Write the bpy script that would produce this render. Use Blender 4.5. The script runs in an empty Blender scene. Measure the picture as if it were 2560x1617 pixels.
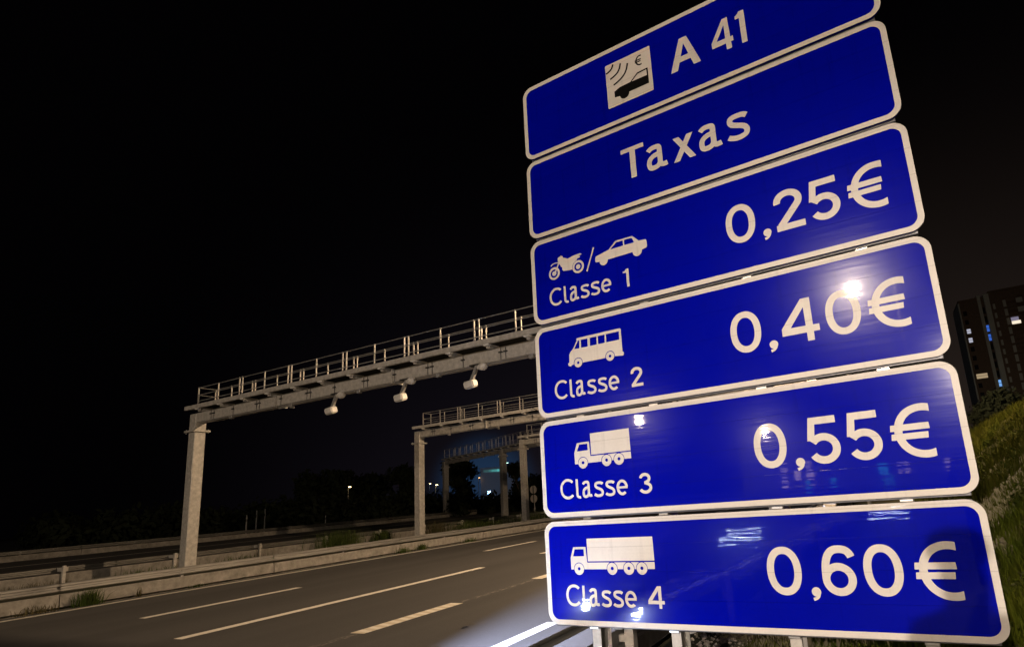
import bpy, math, random
import numpy as np
from mathutils import Vector, Matrix
from mathutils.geometry import tessellate_polygon
random.seed(7); RNG = np.random.default_rng(7)
S = bpy.context.scene; COL = S.collection
R = math.radians

# ------------------------------------------------------------------ camera
cam = bpy.data.cameras.new('camera'); CAM = bpy.data.objects.new('camera', cam); COL.objects.link(CAM)
m = Matrix(((0.898292, 0.156708, 0.410506, 0), (0.43276, -0.153723, -0.888306, 0), (-0.0761, 0.975608, -0.205905, 1.9), (0, 0, 0, 1)))
CAM.matrix_world = m
cam.sensor_fit = 'HORIZONTAL'; cam.sensor_width = 36; cam.lens = 19.825
cam.shift_x = -0.0973; cam.shift_y = 0.0498; cam.clip_start = 0.05; cam.clip_end = 4000
S.camera = CAM

# ------------------------------------------------------------------ world: night sky with town glow along the horizon
W = bpy.data.worlds.new('World'); S.world = W; W.use_nodes = True
wn = W.node_tree.nodes; wl = W.node_tree.links
for n in list(wn): wn.remove(n)
def N(nt, t, **k):
    n = nt.nodes.new(t)
    for a, b in k.items():
        if a in n.inputs: n.inputs[a].default_value = b
        else: setattr(n, a, b)
    return n
def mathn(nt, op, a, b=None, clamp=False):
    n = nt.nodes.new('ShaderNodeMath'); n.operation = op; n.use_clamp = clamp
    for i, v in enumerate((a, b)):
        if v is None: continue
        if isinstance(v, (int, float)): n.inputs[i].default_value = v
        else: nt.links.new(v, n.inputs[i])
    return n.outputs[0]
nt = W.node_tree
tc = nt.nodes.new('ShaderNodeTexCoord')
def dotdir(v):
    n = nt.nodes.new('ShaderNodeVectorMath'); n.operation = 'DOT_PRODUCT'
    nt.links.new(tc.outputs['Generated'], n.inputs[0]); l = math.sqrt(sum(c*c for c in v)); n.inputs[1].default_value = [c/l for c in v]
    return n.outputs['Value']
def ramp01(v, a, b):
    n = nt.nodes.new('ShaderNodeMapRange'); n.interpolation_type = 'SMOOTHSTEP'
    n.inputs['From Min'].default_value = a; n.inputs['From Max'].default_value = b; nt.links.new(v, n.inputs['Value']); return n.outputs['Result']
sep = nt.nodes.new('ShaderNodeSeparateXYZ'); nt.links.new(tc.outputs['Generated'], sep.inputs[0])
el = mathn(nt, 'POWER', mathn(nt, 'SUBTRACT', 1.0, mathn(nt, 'MULTIPLY', mathn(nt, 'ABSOLUTE', sep.outputs['Z']), 1.55), clamp=True), 1.6)
az = ramp01(dotdir((-0.12, 0.99, 0)), 0.50, 1.0)
glow = mathn(nt, 'MULTIPLY', el, az)
hue = ramp01(sep.outputs['X'], -0.62, 0.05)
mixc = nt.nodes.new('ShaderNodeMix'); mixc.data_type = 'RGBA'
nt.links.new(hue, mixc.inputs['Factor']); mixc.inputs['A'].default_value = (0.0072, 0.0058, 0.0088, 1); mixc.inputs['B'].default_value = (0.0215, 0.0150, 0.0118, 1)
bg1 = N(nt, 'ShaderNodeBackground'); nt.links.new(mixc.outputs['Result'], bg1.inputs['Color']); nt.links.new(glow, bg1.inputs['Strength'])
# floodlit industrial estate beyond the trees: bluish sky glow low on the horizon
bl = mathn(nt, 'POWER', ramp01(dotdir((-0.615, 0.788, 0.030)), 0.9945, 1.0), 1.5)
bg2 = N(nt, 'ShaderNodeBackground', Color=(0.005, 0.022, 0.055, 1)); nt.links.new(bl, bg2.inputs['Strength'])
bg0 = N(nt, 'ShaderNodeBackground', Color=(0.0005, 0.0004, 0.0006, 1), Strength=1.0)
a1 = nt.nodes.new('ShaderNodeAddShader'); a2 = nt.nodes.new('ShaderNodeAddShader'); out = nt.nodes.new('ShaderNodeOutputWorld')
nt.links.new(bg0.outputs[0], a1.inputs[0]); nt.links.new(bg1.outputs[0], a1.inputs[1])
nt.links.new(a1.outputs[0], a2.inputs[0]); nt.links.new(bg2.outputs[0], a2.inputs[1]); nt.links.new(a2.outputs[0], out.inputs[0])

S.view_settings.view_transform = 'Standard'; S.view_settings.look = 'None'; S.view_settings.exposure = 0; S.view_settings.gamma = 1
S.view_settings.use_curve_mapping = False
S.render.engine = 'CYCLES'
S.cycles.use_denoising = True
try: S.cycles.denoiser = 'OPENIMAGEDENOISE'
except Exception: pass
S.cycles.sample_clamp_indirect = 4; S.cycles.max_bounces = 5
S.cycles.use_adaptive_sampling = False

# night: no sun.  Real lamps: street lamps (built further down), headlamps of a stopped car; strip lights added for reflected streaks
SODIUM = (1.0, 0.70, 0.43); WARM = (1.0, 0.785, 0.585); COOL = (0.66, 0.78, 1.0)
LAMP_POWER = dict(behind_sign=13500, front=12500, across=9000, far_front=16000)
def point(name, loc, color, power, radius):
    l = bpy.data.lights.new(name, 'POINT'); l.color = color; l.energy = power; l.shadow_soft_size = radius
    o = bpy.data.objects.new(name, l); o.location = loc; COL.objects.link(o); return o
def spot(name, loc, target, color, power, radius, angle, blend):
    l = bpy.data.lights.new(name, 'SPOT'); l.color = color; l.energy = power; l.shadow_soft_size = radius; l.spot_size = R(angle); l.spot_blend = blend
    o = bpy.data.objects.new(name, l); o.location = loc; COL.objects.link(o)
    o.rotation_euler = (Vector(target)-Vector(loc)).to_track_quat('-Z', 'Y').to_euler(); return o
spot('headlamp', (-3.25, 1.40, 0.50), (-3.6, 9.0, 0.6), COOL, 300, 0.07, 110, 1.0)
spot('headlamp', (-3.95, 1.45, 0.55), (-4.4, 9.0, 0.6), COOL, 150, 0.05, 110, 1.0)
spot('headlamp_low_beam', (-4.25, -0.8, 0.85), (-4.70, 7.6, 0.0), (0.56, 0.66, 1.0), 125000, 0.06, 24, 1.0)
def bar(name, loc, target, color, power, sx, sy):
    l = bpy.data.lights.new(name, 'AREA'); l.shape = 'RECTANGLE'; l.size = sx; l.size_y = sy; l.color = color; l.energy = power
    o = bpy.data.objects.new(name, l); o.location = loc; COL.objects.link(o)
    o.rotation_euler = (Vector(target)-Vector(loc)).to_track_quat('-Z', 'Y').to_euler(); return o
bar('streak_light', (-4.34, -5.48, 0.64), (-1, 4, 1.6), COOL, 14, 0.95, 0.022)  # unseen strip lights, added so horizontal streaks reflect in the sign panels
bar('streak_light', (-4.2, -5.42, 0.80), (-1, 4, 1.6), COOL, 6, 0.8, 0.014)
bar('streak_light', (-1.18, -6.08, 1.04), (0, 4, 1.6), COOL, 6, 0.8, 0.016)
spot('bank_floodlight', (1.0, -9.0, 4.35), (-0.05, 3.8, 1.0), (1.0, 0.84, 0.70), 5200, 0.07, 36, 1.0)

# ------------------------------------------------------------------ materials
MATS = {}
def mat(name, base, rough=0.6, metal=0.0, var=0.0, vscale=8.0, bump=0.0, bscale=60.0, base2=None, spec=0.5, coat=0.0, stretch=None, emit=None, estr=0.0):
    if name in MATS: return MATS[name]
    M = bpy.data.materials.new(name); M.use_nodes = True; t = M.node_tree; b = t.nodes['Principled BSDF']
    b.inputs['Base Color'].default_value = (*base, 1); b.inputs['Roughness'].default_value = rough; b.inputs['Metallic'].default_value = metal
    b.inputs['Specular IOR Level'].default_value = spec; b.inputs['Coat Weight'].default_value = coat
    tcn = t.nodes.new('ShaderNodeTexCoord'); src = tcn.outputs['Object']
    if stretch:
        mp = t.nodes.new('ShaderNodeMapping'); mp.inputs['Scale'].default_value = stretch; t.links.new(src, mp.inputs[0]); src = mp.outputs[0]
    if var or base2:
        nz = t.nodes.new('ShaderNodeTexNoise'); nz.inputs['Scale'].default_value = vscale; nz.inputs['Detail'].default_value = 6; nz.inputs['Roughness'].default_value = 0.65; t.links.new(src, nz.inputs['Vector'])
        mr = t.nodes.new('ShaderNodeMapRange'); mr.inputs['From Min'].default_value = 0.3; mr.inputs['From Max'].default_value = 0.7; t.links.new(nz.outputs['Fac'], mr.inputs['Value'])
        mx = t.nodes.new('ShaderNodeMix'); mx.data_type = 'RGBA'; t.links.new(mr.outputs['Result'], mx.inputs['Factor'])
        b2 = base2 or tuple(c*(1-var) for c in base); b1 = base if base2 else tuple(min(1, c*(1+var)) for c in base)
        mx.inputs['A'].default_value = (*b2, 1); mx.inputs['B'].default_value = (*b1, 1); t.links.new(mx.outputs['Result'], b.inputs['Base Color'])
    if bump:
        nb = t.nodes.new('ShaderNodeTexNoise'); nb.inputs['Scale'].default_value = bscale; nb.inputs['Detail'].default_value = 4; t.links.new(src, nb.inputs['Vector'])
        bp = t.nodes.new('ShaderNodeBump'); bp.inputs['Strength'].default_value = bump; bp.inputs['Distance'].default_value = 0.01; t.links.new(nb.outputs['Fac'], bp.inputs['Height']); t.links.new(bp.outputs[0], b.inputs['Normal'])
    if emit:
        b.inputs['Emission Color'].default_value = (*emit, 1); b.inputs['Emission Strength'].default_value = estr
    MATS[name] = M; return M

def sheeting(name, base, seam_dark, rough, spec):
    """retroreflective sheeting on horizontal planks: faint seams, long horizontal ripples, clear coat"""
    M = bpy.data.materials.new(name); M.use_nodes = True; t = M.node_tree; b = t.nodes['Principled BSDF']
    tcn = t.nodes.new('ShaderNodeTexCoord'); sp = t.nodes.new('ShaderNodeSeparateXYZ'); t.links.new(tcn.outputs['Object'], sp.inputs[0])
    pl = mathn(t, 'FRACT', mathn(t, 'DIVIDE', sp.outputs['Z'], PLANK))
    d = mathn(t, 'ABSOLUTE', mathn(t, 'SUBTRACT', pl, 0.5)); seam = mathn(t, 'GREATER_THAN', d, 0.489)
    nz = t.nodes.new('ShaderNodeTexNoise'); nz.inputs['Scale'].default_value = 5; nz.inputs['Detail'].default_value = 8; t.links.new(tcn.outputs['Object'], nz.inputs['Vector'])
    mp = t.nodes.new('ShaderNodeMapping'); mp.inputs['Scale'].default_value = (1.5, 1, 60); t.links.new(tcn.outputs['Object'], mp.inputs[0])
    st = t.nodes.new('ShaderNodeTexNoise'); st.inputs['Scale'].default_value = 1.0; st.inputs['Detail'].default_value = 3; t.links.new(mp.outputs[0], st.inputs['Vector'])
    gr = t.nodes.new('ShaderNodeTexNoise'); gr.inputs['Scale'].default_value = 70; gr.inputs['Detail'].default_value = 4; t.links.new(tcn.outputs['Object'], gr.inputs['Vector'])
    mv = t.nodes.new('ShaderNodeMapping'); mv.inputs['Scale'].default_value = (22, 1, 1.1); t.links.new(tcn.outputs['Object'], mv.inputs[0])
    sv = t.nodes.new('ShaderNodeTexNoise'); sv.inputs['Scale'].default_value = 1.0; sv.inputs['Detail'].default_value = 5; t.links.new(mv.outputs[0], sv.inputs['Vector'])
    run = t.nodes.new('ShaderNodeMapRange'); run.inputs['From Min'].default_value = 0.58; run.inputs['From Max'].default_value = 0.75; run.inputs['To Max'].default_value = 0.14; t.links.new(sv.outputs['Fac'], run.inputs['Value'])
    dirt = mathn(t, 'ADD', mathn(t, 'ADD', mathn(t, 'MULTIPLY', nz.outputs['Fac'], 0.26), mathn(t, 'MULTIPLY', st.outputs['Fac'], 0.10)), mathn(t, 'ADD', mathn(t, 'MULTIPLY', gr.outputs['Fac'], 0.14), run.outputs[0]))
    keep = mathn(t, 'SUBTRACT', mathn(t, 'SUBTRACT', 1.24, dirt), mathn(t, 'MULTIPLY', seam, seam_dark))
    mx = t.nodes.new('ShaderNodeMix'); mx.data_type = 'RGBA'; t.links.new(keep, mx.inputs['Factor']); mx.inputs['A'].default_value = (0, 0, 0, 1); mx.inputs['B'].default_value = (*base, 1)
    t.links.new(mx.outputs['Result'], b.inputs['Base Color'])
    rr = t.nodes.new('ShaderNodeMapRange'); rr.inputs['To Min'].default_value = rough*0.8; rr.inputs['To Max'].default_value = rough*1.25; t.links.new(nz.outputs['Fac'], rr.inputs['Value'])
    t.links.new(rr.outputs[0], b.inputs['Roughness']); b.inputs['Specular IOR Level'].default_value = spec
    b.inputs['Coat Weight'].default_value = 0.40; b.inputs['Coat Roughness'].default_value = 0.03
    # ripples of the extruded planks
    mp2 = t.nodes.new('ShaderNodeMapping'); mp2.inputs['Scale'].default_value = (2.2, 1, 26); t.links.new(tcn.outputs['Object'], mp2.inputs[0])
    r2 = t.nodes.new('ShaderNodeTexNoise'); r2.inputs['Scale'].default_value = 1.0; r2.inputs['Detail'].default_value = 2; t.links.new(mp2.outputs[0], r2.inputs['Vector'])
    bp = t.nodes.new('ShaderNodeBump'); bp.inputs['Strength'].default_value = 0.35; bp.inputs['Distance'].default_value = 0.0010; t.links.new(r2.outputs['Fac'], bp.inputs['Height'])
    t.links.new(bp.outputs[0], b.inputs['Normal']); t.links.new(bp.outputs[0], b.inputs['Coat Normal'])
    return M
PLANK = 0.1868
BLUE = sheeting('blue sheeting', (0.0000, 0.0022, 0.33), 0.06, 0.16, 0.07)
WHITE = sheeting('white sheeting', (0.645, 0.61, 0.57), 0.20, 0.34, 0.12)
BLACK = mat('black print', (0.003, 0.003, 0.003), 0.6, spec=0.05)
ALU = mat('grey aluminium', (0.13, 0.13, 0.14), 0.42, 0.5, var=0.12)
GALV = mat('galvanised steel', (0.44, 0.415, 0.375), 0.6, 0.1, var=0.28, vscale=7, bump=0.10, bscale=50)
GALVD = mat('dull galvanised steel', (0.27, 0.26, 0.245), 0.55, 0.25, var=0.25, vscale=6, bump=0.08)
RAILD = mat('dirty dark guardrail steel', (0.15, 0.145, 0.13), 0.5, 0.4, var=0.3, vscale=3, stretch=(1, 0.25, 1))  # darker steel tone for the middle and far rails
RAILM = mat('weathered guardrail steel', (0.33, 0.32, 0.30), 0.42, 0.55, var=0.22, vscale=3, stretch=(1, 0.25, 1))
CONC = mat('stained concrete', (0.29, 0.27, 0.24), 0.9, base2=(0.13, 0.12, 0.10), vscale=3.5, bump=0.5, bscale=35)
PALE = mat('pale coated housing', (0.66, 0.63, 0.58), 0.45, var=0.06)
LIT_FOOT = mat('whitened lit bracket foot', (0.88, 0.86, 0.82), 0.3)  # bracket feet: the light they catch is put into the white colour
DARK = mat('dark metal', (0.03, 0.03, 0.03), 0.5, 0.2)
BOLT = mat('zinc bolt', (0.62, 0.60, 0.57), 0.3, 0.8)
PAINT = mat('road paint', (0.84, 0.79, 0.70), 0.75, base2=(0.62, 0.575, 0.49), vscale=14, bump=0.2, bscale=120)
LEAF = mat('grass blades', (0.036, 0.054, 0.003), 0.7, base2=(0.068, 0.072, 0.006), vscale=1.1, spec=0.06)
BROAD = mat('broad weed leaves', (0.020, 0.032, 0.004), 0.8, base2=(0.040, 0.046, 0.008), vscale=3, spec=0.03)
LEAF2 = mat('darkened slope grass', (0.024, 0.034, 0.003), 0.8, base2=(0.052, 0.050, 0.006), vscale=0.9, spec=0.04)  # darker copy of the grass colour, offsetting strong lamplight on the upper bank
WEED = mat('weed leaves', (0.035, 0.065, 0.010), 0.55, base2=(0.06, 0.07, 0.02), vscale=5, spec=0.05)
DRY = mat('dry weed stems', (0.10, 0.08, 0.04), 0.7, base2=(0.05, 0.048, 0.02), vscale=6, spec=0.05)
FOL = mat('dark foliage', (0.013, 0.018, 0.007), 0.9, base2=(0.007, 0.010, 0.004), vscale=1.2, spec=0.2)
BARK = mat('bark', (0.07, 0.05, 0.035), 0.9, var=0.3)
SOIL = mat('bank soil', (0.038, 0.034, 0.008), 0.95, base2=(0.016, 0.019, 0.003), vscale=2.2, bump=0.9, bscale=14)

def asphalt(name, k=1.0):
    M = bpy.data.materials.new(name); M.use_nodes = True; t = M.node_tree; b = t.nodes['Principled BSDF']
    tcn = t.nodes.new('ShaderNodeTexCoord')
    def nz(scale, detail, st=(1, 1, 1)):
        mp = t.nodes.new('ShaderNodeMapping'); mp.inputs['Scale'].default_value = st; t.links.new(tcn.outputs['Object'], mp.inputs[0])
        n = t.nodes.new('ShaderNodeTexNoise'); n.inputs['Scale'].default_value = scale; n.inputs['Detail'].default_value = detail; t.links.new(mp.outputs[0], n.inputs['Vector']); return n.outputs['Fac']
    grain = nz(55, 5); wide = nz(0.5, 5, (1, 0.12, 1)); tracks = nz(1.1, 2, (1, 0.02, 1)); fine = nz(18, 6)
    v = mathn(t, 'ADD', mathn(t, 'MULTIPLY', grain, 0.55), mathn(t, 'ADD', mathn(t, 'MULTIPLY', wide, 0.5), mathn(t, 'ADD', mathn(t, 'MULTIPLY', tracks, 0.6), mathn(t, 'MULTIPLY', fine, 0.35))))
    mr = t.nodes.new('ShaderNodeMapRange'); mr.inputs['From Min'].default_value = 0.55; mr.inputs['From Max'].default_value = 1.25; t.links.new(v, mr.inputs['Value'])
    mx = t.nodes.new('ShaderNodeMix'); mx.data_type = 'RGBA'; t.links.new(mr.outputs[0], mx.inputs['Factor'])
    mx.inputs['A'].default_value = (0.036*k, 0.034*k, 0.033*k, 1); mx.inputs['B'].default_value = (0.088*k, 0.084*k, 0.081*k, 1)
    t.links.new(mx.outputs['Result'], b.inputs['Base Color']); b.inputs['Roughness'].default_value = 0.72; b.inputs['Specular IOR Level'].default_value = 0.35
    bp = t.nodes.new('ShaderNodeBump'); bp.inputs['Strength'].default_value = 0.6; bp.inputs['Distance'].default_value = 0.006; t.links.new(grain, bp.inputs['Height']); t.links.new(bp.outputs[0], b.inputs['Normal'])
    return M
ASPH = asphalt('road asphalt'); ASPH2 = asphalt('worn opposite asphalt', 0.9)

def ribbed():
    M = bpy.data.materials.new('ribbed road paint'); M.use_nodes = True; t = M.node_tree; b = t.nodes['Principled BSDF']
    tcn = t.nodes.new('ShaderNodeTexCoord'); sp = t.nodes.new('ShaderNodeSeparateXYZ'); t.links.new(tcn.outputs['Object'], sp.inputs[0])
    f = mathn(t, 'FRACT', mathn(t, 'ADD', mathn(t, 'MULTIPLY', sp.outputs['Y'], 4.6), mathn(t, 'MULTIPLY', sp.outputs['X'], 1.0)))
    n = t.nodes.new('ShaderNodeTexNoise'); n.inputs['Scale'].default_value = 25; t.links.new(tcn.outputs['Object'], n.inputs['Vector'])
    k = mathn(t, 'ADD', mathn(t, 'MULTIPLY', mathn(t, 'GREATER_THAN', f, 0.5), 0.45), mathn(t, 'MULTIPLY', n.outputs['Fac'], 0.7), True)
    mx = t.nodes.new('ShaderNodeMix'); mx.data_type = 'RGBA'; t.links.new(k, mx.inputs['Factor']); mx.inputs['A'].default_value = (0.50, 0.41, 0.26, 1); mx.inputs['B'].default_value = (0.82, 0.78, 0.70, 1)
    t.links.new(mx.outputs['Result'], b.inputs['Base Color']); b.inputs['Roughness'].default_value = 0.7; return M
RIB = ribbed()
def ghost():
    M = bpy.data.materials.new('worn-off paint traces'); M.use_nodes = True; t = M.node_tree; b = t.nodes['Principled BSDF']
    tcn = t.nodes.new('ShaderNodeTexCoord'); mp = t.nodes.new('ShaderNodeMapping'); mp.inputs['Scale'].default_value = (11, 6, 1); t.links.new(tcn.outputs['Object'], mp.inputs[0])
    n = t.nodes.new('ShaderNodeTexNoise'); n.inputs['Scale'].default_value = 1.4; n.inputs['Detail'].default_value = 5; t.links.new(mp.outputs[0], n.inputs['Vector'])
    k = t.nodes.new('ShaderNodeMapRange'); k.inputs['From Min'].default_value = 0.50; k.inputs['From Max'].default_value = 0.62; t.links.new(n.outputs['Fac'], k.inputs['Value'])
    mx = t.nodes.new('ShaderNodeMix'); mx.data_type = 'RGBA'; t.links.new(k.outputs[0], mx.inputs['Factor']); mx.inputs['A'].default_value = (0.066, 0.062, 0.059, 1); mx.inputs['B'].default_value = (0.20, 0.18, 0.155, 1)
    t.links.new(mx.outputs['Result'], b.inputs['Base Color']); b.inputs['Roughness'].default_value = 0.8; return M
GHOST = ghost()

# ------------------------------------------------------------------ object helpers
def mesh_obj(name, verts, faces, material, parent=None, smooth=False, **props):
    me = bpy.data.meshes.new(name); me.from_pydata([tuple(v) for v in verts], [], faces); me.update()
    if material: me.materials.append(material)
    if smooth: me.polygons.foreach_set('use_smooth', [True]*len(me.polygons))
    o = bpy.data.objects.new(name, me); COL.objects.link(o)
    if parent: o.parent = parent
    for k, v in props.items(): o[k] = v
    return o
def empty(name, loc=(0, 0, 0), rz=0.0, **props):
    o = bpy.data.objects.new(name, None); o.location = loc; o.rotation_euler = (0, 0, rz); o.empty_display_size = 0.3; COL.objects.link(o)
    for k, v in props.items(): o[k] = v
    return o
class MB:
    def __init__(s): s.v = []; s.f = []
    def add(s, v, f):
        o = len(s.v); s.v += [tuple(p) for p in v]; s.f += [tuple(i+o for i in q) for q in f]; return s
    def box(s, x0, x1, y0, y1, z0, z1, M=None):
        v = [(x, y, z) for x in (x0, x1) for y in (y0, y1) for z in (z0, z1)]
        if M is not None: v = [M @ Vector(p) for p in v]
        return s.add(v, [(0, 1, 3, 2), (4, 6, 7, 5), (0, 4, 5, 1), (2, 3, 7, 6), (0, 2, 6, 4), (1, 5, 7, 3)])
    def cbox(s, x0, x1, y0, y1, z0, z1, c=0.02, M=None):
        """box with chamfered vertical & horizontal edges (octagonal prism style in all axes)"""
        import bmesh
        bm = bmesh.new(); r = bmesh.ops.create_cube(bm, size=1.0)
        for q in bm.verts: q.co = Vector(((x0+x1)/2+q.co.x*(x1-x0), (y0+y1)/2+q.co.y*(y1-y0), (z0+z1)/2+q.co.z*(z1-z0)))
        bmesh.ops.bevel(bm, geom=list(bm.edges), offset=c, segments=1, affect='EDGES')
        bm.verts.index_update(); v = [M @ q.co if M is not None else q.co.copy() for q in bm.verts]; f = [[w.index for w in p.verts] for p in bm.faces]; bm.free()
        return s.add(v, f)
    def tube(s, p0, p1, r0, r1=None, n=8, caps=True):
        p0 = Vector(p0); p1 = Vector(p1); r1 = r0 if r1 is None else r1
        q = (p1-p0).to_track_quat('Z', 'Y'); v = []
        for p, r in ((p0, r0), (p1, r1)):
            for i in range(n):
                a = 2*math.pi*i/n; v.append(p+q @ Vector((r*math.cos(a), r*math.sin(a), 0)))
        f = [(i, (i+1) % n, n+(i+1) % n, n+i) for i in range(n)]
        if caps: f += [tuple(reversed(range(n))), tuple(range(n, 2*n))]
        return s.add(v, f)
    def prism_y(s, prof, y0, y1, close=True):
        """profile (x,z) swept along y"""
        n = len(prof); v = [(x, y0, z) for x, z in prof]+[(x, y1, z) for x, z in prof]
        k = n if close else n-1
        f = [(i, n+i, n+(i+1) % n, (i+1) % n) for i in range(k)]
        if close: f += [tuple(range(n)), tuple(reversed(range(n, 2*n)))]
        return s.add(v, f)
    def lathe(s, prof, M, n=12):
        v = []; f = []
        for r, z in prof:
            for i in range(n):
                a = 2*math.pi*i/n; v.append(M @ Vector((r*math.cos(a), r*math.sin(a), z)))
        for j in range(len(prof)-1):
            for i in range(n): f.append((j*n+i, j*n+(i+1) % n, (j+1)*n+(i+1) % n, (j+1)*n+i))
        f += [tuple(reversed(range(n))), tuple(range((len(prof)-1)*n, len(prof)*n))]
        return s.add(v, f)
    def build(s, name, material, parent=None, smooth=False, **props): return mesh_obj(name, s.v, s.f, material, parent, smooth, **props)
def inst(o, parent=None, loc=None, name=None):
    c = o.copy(); COL.objects.link(c)
    if parent: c.parent = parent
    if loc is not None: c.location = loc
    return c
def copy_tree(o, loc, **props):
    c = o.copy(); COL.objects.link(c); c.location = loc
    for k, v in props.items(): c[k] = v
    for ch in list(o.children):
        d = ch.copy(); COL.objects.link(d); d.parent = c
        for g in list(ch.children):
            e = g.copy(); COL.objects.link(e); e.parent = d
    return c

# ------------------------------------------------------------------ ground
PX = [-420, -200, -120, -90, -70, -56, -51.0, -49.3, -48.9, -31.6, -30.9, -30.2, -26, -21.4, -20.9, -20.3, -2.95, -2.6, -1.8, -1.0, 0.0, 1.0, 2.0, 3.0, 4.0, 5.0, 6.0, 8.0, 12, 30, 60, 120, 400]
PZ = [3.0, 2.0, 1.4, 1.0, 0.8, 0.66, 0.60, 0.55, 0.50, -0.05, -0.04, 0.02, 0.05, 0.02, -0.03, -0.06, -0.06, 0.01, 0.10, 0.25, 0.42, 0.80, 1.50, 2.35, 3.20, 3.85, 4.12, 4.25, 4.3, 4.5, 5.0, 6.0, 9.0]
def gz(x, y=0): return float(np.interp(x, PX, PZ))
def opp(x): return 0.035*(-x-31.5)
def make_ground():
    xs = sorted(set(PX+[-2.2, -1.4, -0.5, 0.5, 1.5, 2.5, 3.5, 4.5, 5.5, 7, 10, 18])); ys = [-90, -40, -15, -6, -3]+[round(-1+0.7*i, 2) for i in range(60)]+[44, 50, 60, 80, 110, 150, 200, 260, 340, 460, 700]
    v = []; f = []
    for y in ys:
        for x in xs:
            z = gz(x)
            if x > -2.5 and x < 20: z += (0.05*math.sin(x*2.1+y*1.3)+0.09*math.sin(y*0.9-x*1.7)+0.06*math.sin(y*2.7+x*3.1))*min(1, (x+2.5)/1.5)
            v.append((x, y, z))
    n = len(xs)
    for j in range(len(ys)-1):
        for i in range(n-1): f.append((j*n+i, j*n+i+1, (j+1)*n+i+1, (j+1)*n+i))
    mesh_obj('ground', v, f, SOIL, smooth=True, kind='structure', label='dark soil and verge ground on both sides of the motorway')
make_ground()

def sheet(name, x0, x1, y0, y1, z, material, parent=None, zf=None, ny=1, **props):
    v = []; f = []
    for j in range(ny+1):
        y = y0+(y1-y0)*j/ny
        for x in (x0, x1): v.append((x, y, zf(x) if zf else z))
    for j in range(ny): f.append((2*j, 2*j+1, 2*j+3, 2*j+2))
    return mesh_obj(name, v, f, material, parent, **props)
road = sheet('road', -20.45, -2.98, -80, 420, 0.0, ASPH, kind='structure', label='near carriageway of brown-lit asphalt')
LW = 0.25
sheet('edge_line', -19.83-LW/2, -19.83+LW/2, -60, 400, 0.004, PAINT, road)
sheet('edge_line', -5.07-0.11, -5.07+0.11, -60, 8.07, 0.004, PAINT, road)
sheet('edge_line', -5.07-0.11, -5.07+0.11, 9.2, 400, 0.004, PAINT, road)
for k in range(-4, 16):
    sheet('lane_dash', -15.32-LW/2, -15.32+LW/2, 7.42+12.0*k, 11.2+12.0*k, 0.004, PAINT, road)
    sheet('lane_dash', -11.58-LW/2, -11.58+LW/2, 6.18+11.73*k, 14.55+11.73*k, 0.004, PAINT, road)
for k in range(-6, 24):
    o = sheet('wide_dash', -8.14-0.16, -8.14+0.16, 7.0+5.3*k, 9.4+5.3*k, 0.004, RIB, road)
    sheet('worn_dash', -8.14-0.06, -8.14+0.10, 9.45+5.3*k, 12.25+5.3*k, 0.003, GHOST, road)
for x, y, r in ((-6.4, 7.6, 0.11), (-7.1, 6.0, 0.13), (-6.0, 6.35, 0.05)):      # scraps lying on the shoulder
    v = [(x+r*random.uniform(.5, 1.1)*math.cos(a), y+r*.6*random.uniform(.5, 1.1)*math.sin(a), 0.012+random.uniform(0, .02)) for a in np.linspace(0, 6.0, 8)]
    mesh_obj('litter_scrap', v, [tuple(range(8))], DARK, label={-6.4: 'dark scrap on the bright shoulder nearest the sign', -7.1: 'largest dark scrap at the bottom of the lit shoulder', -6.0: 'smallest dark scrap on the bright shoulder'}[x], category='litter', group='scraps lying on the lit shoulder')
orow = sheet('opposite_road', -48.95, -31.75, -80, 420, 0, ASPH2, zf=lambda x: opp(x)+0.02, kind='structure', label='dim far carriageway beyond the central reservation')
sheet('edge_line', -44.4, -44.2, -60, 400, 0, PAINT, orow, zf=lambda x: opp(x)+0.026)
sheet('edge_line', -33.3, -33.1, -60, 400, 0, PAINT, orow, zf=lambda x: opp(x)+0.026)

# ------------------------------------------------------------------ barriers
WB = [(0.0, 0.0), (0.045, 0.028), (0.045, 0.072), (0.0, 0.102), (0.0, 0.138), (0.045, 0.168), (0.045, 0.212), (0.0, 0.24)]
def wprof(x, z0, s, h=0.24):   # W-beam section, corrugation towards s
    k = h/0.24; t = 0.012
    a = [(x+s*px, z0+pz*k) for px, pz in WB]; b = [(x+s*(px-t), z0+pz*k) for px, pz in reversed(WB)]
    return a+b
def median_barrier(name, xface, side, label, y0, y1, seg, base_z, conc_h, beam_z, group, posts_visible, blocks=True):
    root = empty(name, (0, 0, 0), label=label, category='barrier', group=group)
    cp = [(xface-side*.10, base_z), (xface-side*.10, base_z+.075), (xface, base_z+0.10), (xface-side*0.04, base_z+conc_h), (xface-side*0.26, base_z+conc_h), (xface-side*0.32, base_z+0.0)]
    y = y0; i = 0
    pb = None; bb = None; post = None
    while y < y1-0.01:
        if i == 0:
            pb = MB().prism_y(cp, 0.012, seg-0.012).build('concrete_block', CONC, root); pb.location = (0, y, 0)
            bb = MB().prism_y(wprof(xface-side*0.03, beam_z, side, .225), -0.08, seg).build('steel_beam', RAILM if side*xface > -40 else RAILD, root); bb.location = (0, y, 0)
            m_ = MB(); px = xface-side*0.13; m_.box(px-0.05, px+0.05, -0.04, 0.04, base_z+conc_h-0.02, beam_z+0.20); m_.box(px+side*0.04, px+side*0.12, -0.05, 0.05, beam_z+0.04, beam_z+0.18)
            post = m_.build('post', GALVD, root); post.location = (0, y+seg/2, 0)
        else:
            inst(pb, root, (0, y, 0)); inst(bb, root, (0, y, 0)); inst(post, root, (0, y+seg/2, 0))
        y += seg; i += 1
    return root
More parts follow.
